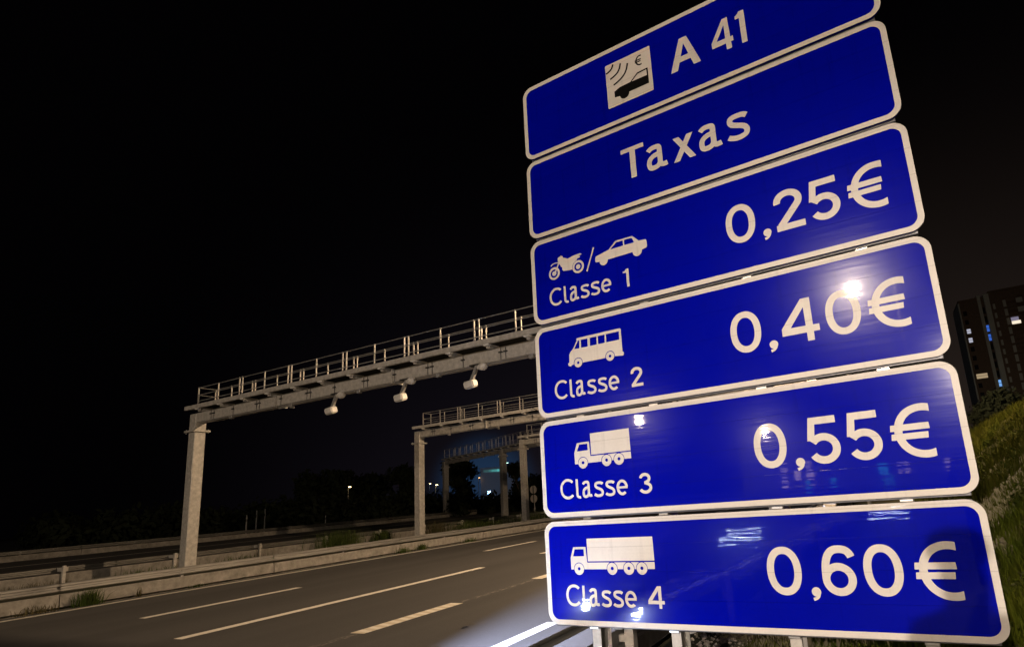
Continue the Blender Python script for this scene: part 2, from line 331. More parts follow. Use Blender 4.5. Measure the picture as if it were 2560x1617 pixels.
NB = median_barrier('concrete_barrier', -20.55, 1, 'lit concrete barrier with steel rail directly beside the near carriageway', -16, 200, 6.0, -0.05, 0.43, 0.445, 'motorway barriers with steel rails', False)
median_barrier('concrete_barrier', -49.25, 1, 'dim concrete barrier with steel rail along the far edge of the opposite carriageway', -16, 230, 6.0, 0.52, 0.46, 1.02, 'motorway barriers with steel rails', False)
# middle barrier seen from behind: posts on our side, rail on the other, low concrete upstand below
mid = empty('concrete_barrier', (0, 0, 0), label='barrier seen from behind with its rail posts facing us across the reservation', category='barrier', group='motorway barriers with steel rails')
ub = MB().prism_y([(-30.85, -0.05), (-30.88, 0.44), (-31.08, 0.44), (-31.12, -0.05)], 0.01, 5.99).build('concrete_block', CONC, mid); ub.location = (0, -16, 0)
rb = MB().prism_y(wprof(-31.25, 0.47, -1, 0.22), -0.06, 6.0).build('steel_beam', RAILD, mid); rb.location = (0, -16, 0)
pp = MB().box(-30.84, -30.72, -0.05, 0.05, -0.05, 0.74).box(-30.72-0.2, -30.84, 0.06, 0.16, 0.50, 0.68).box(-31.24, -30.84, -0.04, 0.04, 0.52, 0.66).build('post', GALV, mid)
POST_Y = [7.75, 12.3]; pp.location = (0, 4.0, 0)
for i in range(1, 36): inst(ub, mid, (0, -16+6*i, 0)); inst(rb, mid, (0, -16+6*i, 0))
for i in range(0, 40):
    y = 7.95+4.05*i if i else 7.95
    inst(pp, mid, (0, y, 0))
inst(pp, mid, (0, 0, 0)); inst(pp, mid, (0, -4, 0))

# right-hand guardrail, seen from behind
gr = empty('guardrail', (0, 0, 0), label='steel guardrail with lower skirt plate running behind the blue sign posts', category='guardrail')
g1 = MB().prism_y([(-2.80, .745), (-2.84, .74), (-2.86, .70), (-2.82, .672), (-2.785, .668), (-2.775, .675), (-2.80, .69), (-2.83, .705), (-2.80, .73)], 0, 5.98).build('upper_beam', RAILM, gr); g1.location = (0, -26, 0)
g2 = MB().prism_y([(-2.795, .505), (-2.82, .50), (-2.83, .36), (-2.85, .33), (-2.83, .30), (-2.82, .12), (-2.80, .12), (-2.81, .30), (-2.83, .33), (-2.81, .36), (-2.80, .49)], 0, 5.98).build('skirt_plate', GALVD, gr); g2.location = (0, -26, 0)
m_ = MB().box(-2.72, -2.62, -0.05, 0.05, -0.3, .70).box(-2.81, -2.72, -0.03, 0.03, .60, .70).box(-2.80, -2.72, -0.03, 0.03, .38, .45)
g3 = m_.build('post', GALV, gr); g3.location = (0, -25, 0)
g4 = MB().cbox(-2.815, -2.70, -0.13, -0.03, .52, .66, .012).build('spacer_block', GALV, gr); g4.location = (0, -25, 0)
for i in range(1, 26): inst(g1, gr, (0, -26+6*i, 0)); inst(g2, gr, (0, -26+6*i, 0))
for i in range(1, 60):
    y = -25+2.0*i+0.75*(i > 0)
    if abs(y-14.2) > .7: inst(g3, gr, (0, y, 0)); inst(g4, gr, (0, y, 0))
bo = MB().tube((-2.80, 0, .40), (-2.775, 0, .40), .014, n=8).build('bolt', BOLT, gr); bo.location = (0, -24, 0)
for i in range(1, 30): inst(bo, gr, (0, -24+1.93*i, 0))

# ------------------------------------------------------------------ toll gantries
def handrail_posts(root, xs, y, z0, z1, proto):
    for x in xs:
        if proto[0] is None:
            proto[0] = MB().box(-0.015, 0.015, -0.022, 0.022, 0, z1-z0).build('railing_post', GALV, root); proto[0].location = (x, y, z0)
        else: inst(proto[0], root, (x, y, z0))
def gantry(label, y, xl, xr, zd=6.94, zr=7.66, z0=0.0, detail=True, M=None, dim=False, col_w=0.45, ext=0.0):
    """columns at xl, xr; walkway deck in front (towards -y) and box beam behind and below it"""
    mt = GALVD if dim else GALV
    root = empty('toll_gantry', (0, 0, 0), label=label, category='gantry', group='toll gantries across the motorway')
    yb0, yb1 = y-0.06, y+0.36       # beam
    yd0, yd1 = y-0.38, y+0.36       # deck
    zb0, zb1 = zd-0.69, zd-0.29
    h = col_w/2
    for x in (xl, xr):
        gzc = gz(x) if z0 == 0 else z0
        c = MB().cbox(x-h, x+h, y+0.15-h, y+0.15+h, gzc-0.3, zb0-0.40, 0.025).build('column', mt, root)
        MB().box(x-h-0.12, x+h+0.12, y+0.15-h-0.12, y+0.15+h+0.12, zb0-0.40, zb0-0.36).box(x-h-0.12, x+h+0.12, y+0.15-h-0.12, y+0.15+h+0.12, zb0-0.357, zb0-0.32).build('flange', mt, c)
        b_ = MB()
        for sx in (-1, 1):
            for sy in (-1, 1): b_.tube((x+sx*(h+.06), y+.15+sy*(h+.06), zb0-.44), (x+sx*(h+.06), y+.15+sy*(h+.06), zb0-.28), .022, n=6)
        b_.build('bolt_set', BOLT, c, kind='stuff')
        sgn = 1 if x == xl else -1
        MB().cbox(x-h, x+h, y+0.15-h, y+0.15+h, zb0-0.318, zb1, 0.025).build('elbow', mt, root)
    MB().cbox(xl+h+.002, xr-h-.002, yb0, yb1, zb0, zb1, 0.015).build('beam', mt, root)
    if ext: MB().cbox(xr+h+.002, xr+ext, yb0, yb1, zb0, zb1, 0.015).build('beam', mt, root)
    xr += ext
    # bolted joint plates and hanger lugs on the beam
    k = 0; proto = None; lug = None
    x = xl+1.3
    while x < xr-0.8:
        if proto is None:
            proto = MB().box(-0.012, 0.012, yb0-0.012, yb0-0.002, zb0+.01, zb1-.01).build('joint_plate', DARK, root); proto.location = (x, 0, 0)
            lug = MB().box(-0.07, 0.07, yb0-0.05, yb0-0.004, zb1-0.17, zb1-0.13).tube((-.05, yb0-.055, zb1-.15), (-.05, yb0-.004, zb1-.15), .02, n=6).build('lug', DARK, root); lug.location = (x, 0, 0)
        else: inst(proto, root, (x, 0, 0)); inst(lug, root, (x, 0, 0))
        if k % 2 == 0: inst(proto, root, (x+0.19, 0, 0)); inst(lug, root, (x+0.19, 0, 0))
        x += 1.5; k += 1
    # splice flanges
    for xs in (xl+5.5, xl+11.7, xl+17.6):
        if xs < xr-1: MB().box(xs-.03, xs-.004, yb0-.05, yb1+.05, zb0-.05, zb1+.05).box(xs+.004, xs+.03, yb0-.05, yb1+.05, zb0-.05, zb1+.05).build('splice_flange', mt, root)
    MB().tube((xl+.4, yb0+.05, zb0-.035), (xr-.3, yb0+.05, zb0-.035), .022, n=6).build('conduit', GALVD, root)
    jb = None
    for xj in np.arange(xl+2.6, xr-1, 3.7):
        if jb is None: jb = MB().cbox(-.09, .09, yb0+.0, yb0+.12, zb0-.13, zb0-.005, .012).build('junction_box', GALVD, root); jb.location = (xj, 0, 0)
        else: inst(jb, root, (xj, 0, 0))
    MB().box(xl+5.5, xl+6.35, yb0+.10, yb0+.15, zb0-.10, zb0-.055).box(xl+6.25, xl+6.33, yb0+.05, yb0+.20, zb0-.17, zb0-.102).build('outrigger', GALVD, root)
    # walkway: kick plate channels, grating, cross brackets
    MB().box(xl-0.10, xr+0.2, yd0, yd0+0.04, zd-0.17, zd).box(xl-0.1, xr+0.2, yd0+.042, yd0+0.10, zd-0.17, zd-.15).build('kick_plate', mt, root)
    MB().box(xl-0.10, xr+0.2, yd1-0.04, yd1, zd-0.17, zd).build('kick_plate', mt, root)
    MB().box(xl-0.08, xr+0.18, yd0+.10, yd1-.04, zd-.13, zd-.10).build('grating', BLACK, root)
    br = None; x = xl+0.75
    while x < xr:
        if br is None:
            br = MB().box(-.06, .06, yd0+.12, yb1-.1, zb1+.004, zd-.132).build('cross_bracket', mt, root); br.location = (x, 0, 0)
            lit = MB().cbox(-.11, .11, yd0+.005, yd0+.16, zd-.215, zd-.172, .015).build('bracket_foot', LIT_FOOT, root); lit.location = (x, 0, 0)
        else: inst(br, root, (x, 0, 0)); inst(lit, root, (x, 0, 0))
        x += 1.52
    # railings
    px = []
    x = xl+0.82; px.append(x); x = xl+2.2; j = 0
    while x < xr+0.1:
        if j % 2 == 0: px.append(x)
        else: px += [x-.095, x+.095]
        x += 1.49; j += 1
    proto = [None]
    handrail_posts(root, px, yd0+.03, zd, zr, proto); handrail_posts(root, [p-0.25 for p in px[1:]]+[xl+.82], yd1-.03, zd, zr, proto)
    for yy in (yd0+.03, yd1-.03):
        for i, zz in enumerate((zr-.02, zd+.38, zd+.12) if detail else (zr-.02, zd+.36)):
            MB().tube((xl+.82, yy, zz), (xr+.15, yy, zz), .017, n=6, caps=True).build('handrail', GALVD, root)
    MB().tube((xl+.82, yd0+.03, zr-.02), (xl+.82, yd1-.03, zr-.02), .017, n=6).tube((xl+.82, yd0+.03, zd+.38), (xl+.82, yd1-.03, zd+.38), .017, n=6).build('end_rail', GALVD, root)
    if M is not None: root.matrix_world = M
    return root
gantry('nearest toll gantry with antenna boxes under its beam, left column by the lit barrier', 14.2, -26.6, -2.45)
gantry('second toll gantry, one span behind the nearest, with a cable drooped on its beam', 27.3, -26.6, -2.45, zd=7.02, zr=7.80)
gantry('third toll gantry, its left column just beside the blue sign edge', 38.9, -26.6, -2.45, zd=7.08, zr=7.92)
# darker gantry over the opposite carriageway, turned with the bend
a = Vector((-51, 57, 0)); b = Vector((-38, 51.6, 0)); L = (b-a).length
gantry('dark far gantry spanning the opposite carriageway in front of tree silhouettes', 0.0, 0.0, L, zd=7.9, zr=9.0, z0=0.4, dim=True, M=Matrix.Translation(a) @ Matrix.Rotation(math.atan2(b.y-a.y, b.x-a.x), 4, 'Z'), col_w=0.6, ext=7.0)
# cable drooped over the second gantry
m_ = MB(); pts = [(-17.6, 26.85, 7.05), (-17.2, 26.82, 6.8), (-16.6, 26.80, 6.72), (-16.0, 26.82, 6.74), (-15.5, 26.86, 6.98), (-14.9, 26.88, 7.0)]
for p, q in zip(pts, pts[1:]): m_.tube(p, q, .022, n=6)
m_.tube((-16.75, 26.9, 6.7), (-16.5, 26.9, 6.35), .03, n=6)
ob = m_.build('cable', DARK); ob['label'] = 'black cable looped over the second gantry beam'; ob['category'] = 'cable'

# antenna units hanging below the nearest gantry
def antenna(x, y, zt, s, label):
    root = empty('toll_antenna', (x, y, zt), label=label, category='antenna', group='toll antennas under the nearest gantry')
    MB().box(-.30*s, .20*s, -.10*s, .10*s, -.04*s, 0).build('mount_plate', DARK, root)
    Mx = Matrix.Translation((.02*s, -.02, -.11*s)) @ Matrix.Rotation(R(90), 4, 'Y') @ Matrix.Rotation(R(8), 4, 'X')
    MB().lathe([(.03*s, -.10*s), (.05*s, -.06*s), (.115*s, .10*s), (.13*s, .18*s), (.125*s, .25*s), (.09*s, .31*s), (.035*s, .335*s)], Mx, 14).build('dome_housing', PALE, root, smooth=True)
    Ma = Matrix.Translation((-.16*s, -.02, -.27*s)) @ Matrix.Rotation(R(28), 4, 'Y')
    MB().box(-.05*s, .05*s, -.045*s, .045*s, -.31*s, .29*s, Ma).build('arm', GALVD, root)
    Mh = Matrix.Translation((-.30*s, -.05*s, -.62*s)) @ Matrix.Rotation(R(-6), 4, 'Y') @ Matrix.Rotation(R(14), 4, 'X')
    hd = MB().cbox(-.20*s, .20*s, -.15*s, .15*s, -.115*s, .125*s, .05*s, Mh).build('head_box', PALE, root)
    MB().box(-.12*s, .12*s, -.08*s, .08*s, -.123*s, -.116*s, Mh).build('cover_plate', PALE, hd)
    return root
for x, l in ((-17.55, 'pale toll antenna box on slanted arm, leftmost of three under the gantry'), (-14.15, 'pale toll antenna box on slanted arm, middle of three under the gantry'), (-11.15, 'pale toll antenna box nearest the blue sign under the gantry')):
    antenna(x, 14.10, 6.25, 1.0, l)

# ------------------------------------------------------------------ blue toll sign
def bez(path):
    pts = []
    for c in path:
        if c[0] in 'ML': pts.append(c[1])
        else:
            p0 = pts[-1]
            for i in range(1, 15):
                t = i/14; u = 1-t
                pts.append(tuple(u**3*p0[k]+3*u*u*t*c[1][k]+3*u*t*t*c[2][k]+t**3*c[3][k] for k in (0, 1)))
    return pts
def arc(cx, cy, rx, ry, a0, a1, n=40, e=2.0):
    o = []
    for i in range(n+1):
        a = R(a0+(a1-a0)*i/n); c, s = math.cos(a), math.sin(a)
        o.append((cx+rx*math.copysign(abs(c)**(2/e), c), cy+ry*math.copysign(abs(s)**(2/e), s)))
    return o
class Glyph:
    """signed-distance drawing of flat print, contoured with marching squares"""
    def __init__(s, x0, x1, z0, z1, n=150):
        c = max(x1-x0, z1-z0)/n; p = 3*c
        s.xs = np.arange(x0-p, x1+p+c, c); s.zs = np.arange(z0-p, z1+p+c, c)
        s.X, s.Z = np.meshgrid(s.xs, s.zs); s.d = np.full(s.X.shape, 1e3); s.c = c
    def segdist(s, pts, closed=False):
        d = np.full(s.X.shape, 1e3); P = list(pts)+([pts[0]] if closed else [])
        for (ax, az), (bx, bz) in zip(P, P[1:]):
            ux, uz = bx-ax, bz-az; l2 = ux*ux+uz*uz
            if l2 < 1e-14: continue
            t = np.clip(((s.X-ax)*ux+(s.Z-az)*uz)/l2, 0, 1)
            d = np.minimum(d, np.hypot(s.X-ax-t*ux, s.Z-az-t*uz))
        return d
    def stroke(s, pts, t, closed=False, cap=True):
        d = s.segdist(pts, closed)-t/2
        if not closed and cap:
            for e, q in ((pts[0], pts[1]), (pts[-1], pts[-2])):
                ux, uz = e[0]-q[0], e[1]-q[1]; l = math.hypot(ux, uz) or 1
                pr = ((s.X-e[0])*ux+(s.Z-e[1])*uz)/l; near = np.hypot(s.X-e[0], s.Z-e[1]) < t*0.9
                d = np.where(near, np.maximum(d, pr), d)
        s.d = np.minimum(s.d, d); return s
    def pd(s, pts):
        d = s.segdist(pts, True); ins = np.zeros(s.X.shape, bool); n = len(pts)
        for i in range(n):
            (ax, az), (bx, bz) = pts[i], pts[(i+1) % n]
            if az == bz: continue
            ins ^= ((az > s.Z) != (bz > s.Z)) & (s.X < (bx-ax)*(s.Z-az)/(bz-az)+ax)
        return np.where(ins, -d, d)
    def poly(s, pts): s.d = np.minimum(s.d, s.pd(pts)); return s
    def cut(s, pts): s.d = np.maximum(s.d, -s.pd(pts)); return s
    def disc(s, x, z, r, rz=None):
        rz = rz or r; s.d = np.minimum(s.d, (np.hypot((s.X-x)/r, (s.Z-z)/rz)-1)*min(r, rz)); return s
    def cutdisc(s, x, z, r): s.d = np.maximum(s.d, -(np.hypot(s.X-x, s.Z-z)-r)); return s
    def contours(s):
        d = s.d+1e-9; segs = {}; h, w = d.shape; sg = d < 0
        cells = sg[:-1, :-1].astype(int)+2*sg[:-1, 1:]+4*sg[1:, 1:]+8*sg[1:, :-1]
        T = {1: [(3, 0)], 2: [(0, 1)], 3: [(3, 1)], 4: [(1, 2)], 5: [(3, 0), (1, 2)], 6: [(0, 2)], 7: [(3, 2)], 8: [(2, 3)], 9: [(2, 0)], 10: [(0, 1), (2, 3)], 11: [(2, 1)], 12: [(1, 3)], 13: [(1, 0)], 14: [(0, 3)]}
        def pt(e):
            k, j, i = e
            if k == 0: t = d[j, i]/(d[j, i]-d[j, i+1]); return (s.xs[i]+t*s.c, s.zs[j])
            t = d[j, i]/(d[j, i]-d[j+1, i]); return (s.xs[i], s.zs[j]+t*s.c)
        for j, i in zip(*np.nonzero((cells > 0) & (cells < 15))):
            ed = [(0, j, i), (1, j, i+1), (0, j+1, i), (1, j, i)]
            for a, b in T[int(cells[j, i])]: segs[ed[a]] = ed[b]
        loops = []
        while segs:
            k0 = next(iter(segs)); k = k0; lp = []
            while k in segs: lp.append(pt(k)); k = segs.pop(k)
            lp = [p for i, p in enumerate(lp) if math.hypot(p[0]-lp[i-1][0], p[1]-lp[i-1][1]) > s.c*0.05]
            # drop collinear points
            ch = True
            while ch and len(lp) > 8:
                ch = False; keep = []; i = 0; n = len(lp); skip = False
                for i in range(n):
                    a_, b_, c_ = lp[i-1], lp[i], lp[(i+1) % n]
                    ar = abs((b_[0]-a_[0])*(c_[1]-a_[1])-(b_[1]-a_[1])*(c_[0]-a_[0])); l = math.hypot(c_[0]-a_[0], c_[1]-a_[1]) or 1e-9
                    if not skip and ar/l < s.c*0.035 and l < s.c*12: skip = True; ch = True
                    else: keep.append(b_); skip = False
                lp = keep
            if len(lp) > 3: loops.append(lp)
        return loops
def flat_print(name, glyph, material, parent, y):
    loops = glyph.contours()
    vs = [Vector((x, z, 0)) for lp in loops for x, z in lp]
    tris = tessellate_polygon([[Vector((x, z, 0)) for x, z in lp] for lp in loops])
    f = []
    for t in tris:
        a_, b_, c_ = (vs[i] for i in t)
        f.append(tuple(t) if (b_-a_).cross(c_-a_).z > 0 else (t[0], t[2], t[1]))
    return mesh_obj(name, [(v.x, y, v.y) for v in vs], f, material, parent)

def glyph(ch, x, z, w, h, t):
    """x,z = lower left; w,h = size; t = stroke width"""
    g = Glyph(x-.02*h, x+w+.02*h, z-.28*h, z+h*1.04, 170 if h > .2 else 140)
    P = lambda a, b: (x+a*w, z+b*h)
    if ch == '0': g.stroke(arc(x+w/2, z+h/2, (w-t)/2, (h-t*1.0)/2, 0, 360, 72, 2.18)[:-1], t, True)
    elif ch == ',':
        g.disc(x+.52*w, z+h-w*.50, w*.50); g.stroke(bez([('M', (x+w*.80, z+h-w*.55)), ('C', (x+w*.80, z+.30*h), (x+.55*w, z+.16*h), (x+.14*w, z+.10*h))]), w*.32)
    elif ch == '1':
        g.poly([(x+w-t, z), (x+w, z), (x+w, z+h), (x+w-t*.95, z+h), (x+w-t, z+.90*h)]); g.poly([(x, z+.80*h), (x+w-t*.7, z+.80*h), (x+w-t*.5, z+h), (x+w-t*.98, z+h), (x+w-t*1.1, z+.955*h), (x+w-t*1.5, z+.905*h), (x, z+.90*h)])
    elif ch == '2':
        g.stroke(arc(x+w*.49, z+h*.715, (w-t)/2, h*.285-t/2, 188, -32, 40)+[(x+t*.62, z+t*.75)], t*1.04); g.poly([P(0, 0), P(1, 0), (x+w, z+t), (x, z+t)]); g.cut([(x-.1*w, z-.3*h), (x+w*1.1, z-.3*h), (x+w*1.1, z), (x-.1*w, z)]); g.cut([(x-.2*w, z-.01*h), (x, z-.01*h), (x, z+.4*h), (x-.2*w, z+.4*h)])
    elif ch == '3':
        g.stroke(arc(x+w*.45, z+h*.735, w*.47-t/2, h*.265-t/2, 172, -80, 36), t); g.stroke(arc(x+w*.45, z+h*.29, w*.55-t/2, h*.29-t/2, 84, -158, 40), t); g.poly([P(.38, .455), P(.62, .455), P(.62, .60), P(.38, .60)])
    elif ch == '4':
        g.poly([P(0, .20), P(1, .20), (x+w, z+.20*h+t*.98), (x, z+.20*h+t*1.1)]); g.poly([(x+.655*w, z), (x+.655*w+t*.95, z), P(.84, 1), P(.64, 1)]); g.poly([P(0, .25), (x, z+.20*h+t*1.1), P(.60, 1), P(.83, 1), (x+.22*w, z+.2*h+t*.9), P(.1, .25)])
    elif ch == '5':
        g.poly([P(.115, 1), P(.95, 1), (x+.95*w, z+h-t), (x+.11*w, z+h-t)]); g.poly([P(.0, .50), (x+.085*w+.02*w, z+h), (x+.105*w+t*.92, z+h), (x+t*1.02, z+.535*h), (x+t*.95, z+.50*h)])
        g.stroke(arc(x+w*.49, z+h*.315, w*.51-t/2, h*.325-t/2, 146, -150, 48), t*1.02)
    elif ch == '6':
        g.stroke(arc(x+w*.5, z+h*.325, (w-t)/2, h*.325-t/2, 0, 360, 60)[:-1], t, True)
        g.stroke(bez([('M', (x+t/2, z+.33*h)), ('C', (x+t/2, z+.74*h), (x+.26*w, z+h-t/2), (x+.56*w, z+h-t/2)), ('C', (x+.74*w, z+h-t/2), (x+.86*w, z+.90*h), (x+.93*w, z+.765*h))]), t)
    elif ch == 'E':    # euro sign
        g.stroke(arc(x+.80*w, z+.485*h, .70*w-t/2, .515*h-t/2, 63, 297, 60, 2.05), t); g.cut([P(1.005, -.2), P(1.3, -.2), P(1.3, 1.2), P(1.005, 1.2)])
        g.poly([P(.02, .632), P(.94, .632), P(.95, .632-.122), P(0, .632-.122)]); g.poly([P(.02, .458), P(.90, .458), P(.885, .34), P(0, .34)])
    elif ch == 'A':
        g.poly([P(0, 0), P(.375, 1), P(.62, 1), P(1, 0), (x+w-t*1.08, z), P(.5, .80), (x+t*1.08, z)]); g.poly([P(.2, .24), P(.8, .24), P(.74, .415), P(.26, .415)])
    elif ch == 'T':
        g.poly([(x, z+h-t*.80), P(1, 0) and (x+w, z+h-t*.80), P(1, 1), P(0, 1)]); g.poly([(x+w*.5-t*.52, z), (x+w*.5+t*.52, z), (x+w*.5+t*.52, z+h*.95), (x+w*.5-t*.52, z+h*.95)])
    elif ch == 'x':
        g.poly([P(0, 0), (x+t*1.18, z), P(1-.05, 1), (x+w*.95-t*1.18, z+h)]); g.poly([P(.04, 1), (x+.04*w+t*1.18, z+h), P(1, 0), (x+w-t*1.18, z)])
    elif ch == 'a':
        sx = x+.76*w-t/2
        g.stroke(bez([('M', (x+.10*w, z+.80*h)), ('C', (x+.24*w, z+h-t*.38), (x+.40*w, z+h-t/2), (x+.46*w, z+h-t/2)), ('C', (x+.66*w, z+h-t/2), (sx, z+.86*h), (sx, z+.66*h)), ('L', (sx, z+.26*h)), ('C', (sx, z+.12*h), (x+.80*w, z+.10*h), (x+w*.97, z+.14*h))]), t)
        g.stroke(bez([('M', (sx, z+.60*h)), ('C', (x+.36*w, z+.60*h), (x+t/2, z+.52*h), (x+t/2, z+.30*h)), ('C', (x+t/2, z+.14*h), (x+.17*w, z+t*.5), (x+.33*w, z+t*.5)), ('C', (x+.52*w, z+t*.5), (sx, z+.18*h), (sx, z+.32*h))]), t)
    elif ch == 's':
        g.stroke(bez([('M', P(.92, .82)), ('C', (x+.78*w, z+h-t*.45), (x+.62*w, z+h-t/2), (x+.52*w, z+h-t/2)), ('C', (x+.26*w, z+h-t/2), (x+.08*w+t*.3, z+.88*h), (x+.08*w+t*.3, z+.745*h)), ('C', (x+.08*w+t*.3, z+.53*h), (x+w-t/2, z+.56*h), (x+w-t/2, z+.285*h)), ('C', (x+w-t/2, z+.14*h), (x+.72*w, z+t/2), (x+.46*w, z+t/2)), ('C', (x+.30*w, z+t/2), (x+.14*w, z+.08*h+t*.3), P(.03, .20))]), t)
    elif ch == 'e':
        g.stroke(arc(x+w*.5, z+h*.5, (w-t)/2, (h-t)/2, 2, 312, 56), t); g.poly([(x+t*.6, z+.5*h-t*.42), (x+w-t*.02, z+.5*h-t*.42), (x+w-t*.3, z+.5*h+t*.42), (x+t*.6, z+.5*h+t*.42)])
    elif ch == 'C': g.stroke(arc(x+w*.56, z+h*.5, w*.56-t/2, (h-t)/2, 44, 316, 60, 2.1), t)
    elif ch == 'l': g.stroke(bez([('M', (x+t/2, z+h)), ('L', (x+t/2, z+.22*h)), ('C', (x+t/2, z+.09*h), (x+.58*w, z+.03*h), (x+w*.98, z+.07*h))]), t)
    return g

PIC = {
'car': ([(0.646, 0.448), (0.653, 0.464), (0.779, 0.491), (0.838, 0.543), (0.85, 0.548), (0.998, 0.546), (1.011, 0.533), (1.052, 0.49), (1.114, 0.483), (1.118, 0.467), (1.119, 0.427), (1.113, 0.414), (1.074, 0.408), (0.992, 0.409), (0.772, 0.408), (0.65, 0.412), (0.644, 0.424)], [[(0.788, 0.487), (0.852, 0.533), (0.912, 0.533), (0.912, 0.488)], [(0.923, 0.533), (0.982, 0.533), (0.996, 0.524), (1.008, 0.488), (0.922, 0.488)]]),
'carw': [(0.724, 0.407, .038), (1.031, 0.405, .041)],
'moto': [(0.28, 0.553), (0.315, 0.567), (0.331, 0.557), (0.332, 0.544), (0.354, 0.535), (0.381, 0.522), (0.449, 0.535), (0.505, 0.537), (0.525, 0.523), (0.488, 0.519), (0.504, 0.512), (0.498, 0.5), (0.472, 0.496), (0.467, 0.48), (0.453, 0.473), (0.432, 0.464), (0.427, 0.444), (0.431, 0.415), (0.417, 0.415), (0.393, 0.414), (0.33, 0.423), (0.319, 0.438), (0.32, 0.463), (0.308, 0.464), (0.305, 0.477), (0.287, 0.504), (0.28, 0.528)],
'bus': ([(0.412, 0.609), (0.421, 0.617), (0.819, 0.618), (0.827, 0.61), (0.827, 0.426), (0.838, 0.421), (0.834, 0.396), (0.813, 0.396), (0.757, 0.403), (0.461, 0.404), (0.374, 0.404), (0.357, 0.4), (0.343, 0.394), (0.324, 0.398), (0.321, 0.421), (0.333, 0.426), (0.336, 0.489), (0.347, 0.51), (0.376, 0.535), (0.418, 0.598)], [[(0.386, 0.53), (0.427, 0.594), (0.44, 0.594), (0.437, 0.528)], [(0.455, 0.595), (0.519, 0.595), (0.517, 0.528), (0.454, 0.528)], [(0.54, 0.595), (0.603, 0.595), (0.601, 0.528), (0.539, 0.528)], [(0.616, 0.595), (0.679, 0.595), (0.677, 0.528), (0.615, 0.528)], [(0.691, 0.595), (0.809, 0.595), (0.807, 0.528), (0.69, 0.528)]]),
'tr3': ([(0.326, 0.49), (0.355, 0.565), (0.467, 0.567), (0.472, 0.452), (0.826, 0.452), (0.827, 0.402), (0.45, 0.401), (0.327, 0.4)], [[(0.351, 0.499), (0.374, 0.551), (0.451, 0.552), (0.452, 0.5)]], [(0.481, 0.628), (0.825, 0.628), (0.826, 0.461), (0.481, 0.461)], [0.401, 0.614, 0.722]),
'tr4': ([(0.233, 0.488), (0.262, 0.567), (0.373, 0.566), (0.381, 0.451), (0.943, 0.449), (0.941, 0.401), (0.356, 0.403), (0.234, 0.403)], [[(0.256, 0.498), (0.274, 0.551), (0.355, 0.55), (0.356, 0.498)]], [(0.387, 0.626), (0.942, 0.625), (0.943, 0.459), (0.387, 0.460)], [0.305, 0.594, 0.733, 0.839]),
'icw': [[(0.961, 0.578), (0.955, 0.549), (0.935, 0.526), (0.890, 0.512)], [(1.033, 0.553), (1.022, 0.506), (0.995, 0.464), (0.924, 0.444)], [(1.099, 0.524), (1.086, 0.465), (1.049, 0.407), (0.953, 0.375)]],
'icar': ([(0.954, 0.309), (1.004, 0.33), (1.11, 0.335), (1.179, 0.394), (1.277, 0.398), (1.277, 0.250), (1.094, 0.249), (1.002, 0.245), (0.955, 0.253)], [[(1.123, 0.333), (1.181, 0.379), (1.263, 0.384), (1.265, 0.330)]]),
}
def smooth_pts(p): return bez([('M', p[0]), ('C', (p[0][0]+(p[1][0]-p[0][0])*1.1, p[0][1]+(p[1][1]-p[0][1])*1.1), (p[2][0]+(p[2][0]-p[3][0])*.25, p[2][1]+(p[2][1]-p[3][1])*.1), p[3])])
def truck(key, z0):
    body, wins, box, wh = PIC[key]; xs = [p[0] for p in body]
    g = Glyph(min(xs), max(xs), z0+.35, z0+.635, 240); sh = lambda L: [(x, z+z0) for x, z in L]
    g.poly(sh(body))
    for w in wins: g.cut(sh(w))
    g.poly(sh(box))
    for x in wh: g.cutdisc(x, z0+.406, .0465)
    for x in wh: g.disc(x, z0+.405, .0425)
    for x in wh: g.cutdisc(x, z0+.407, .0125)
    return g
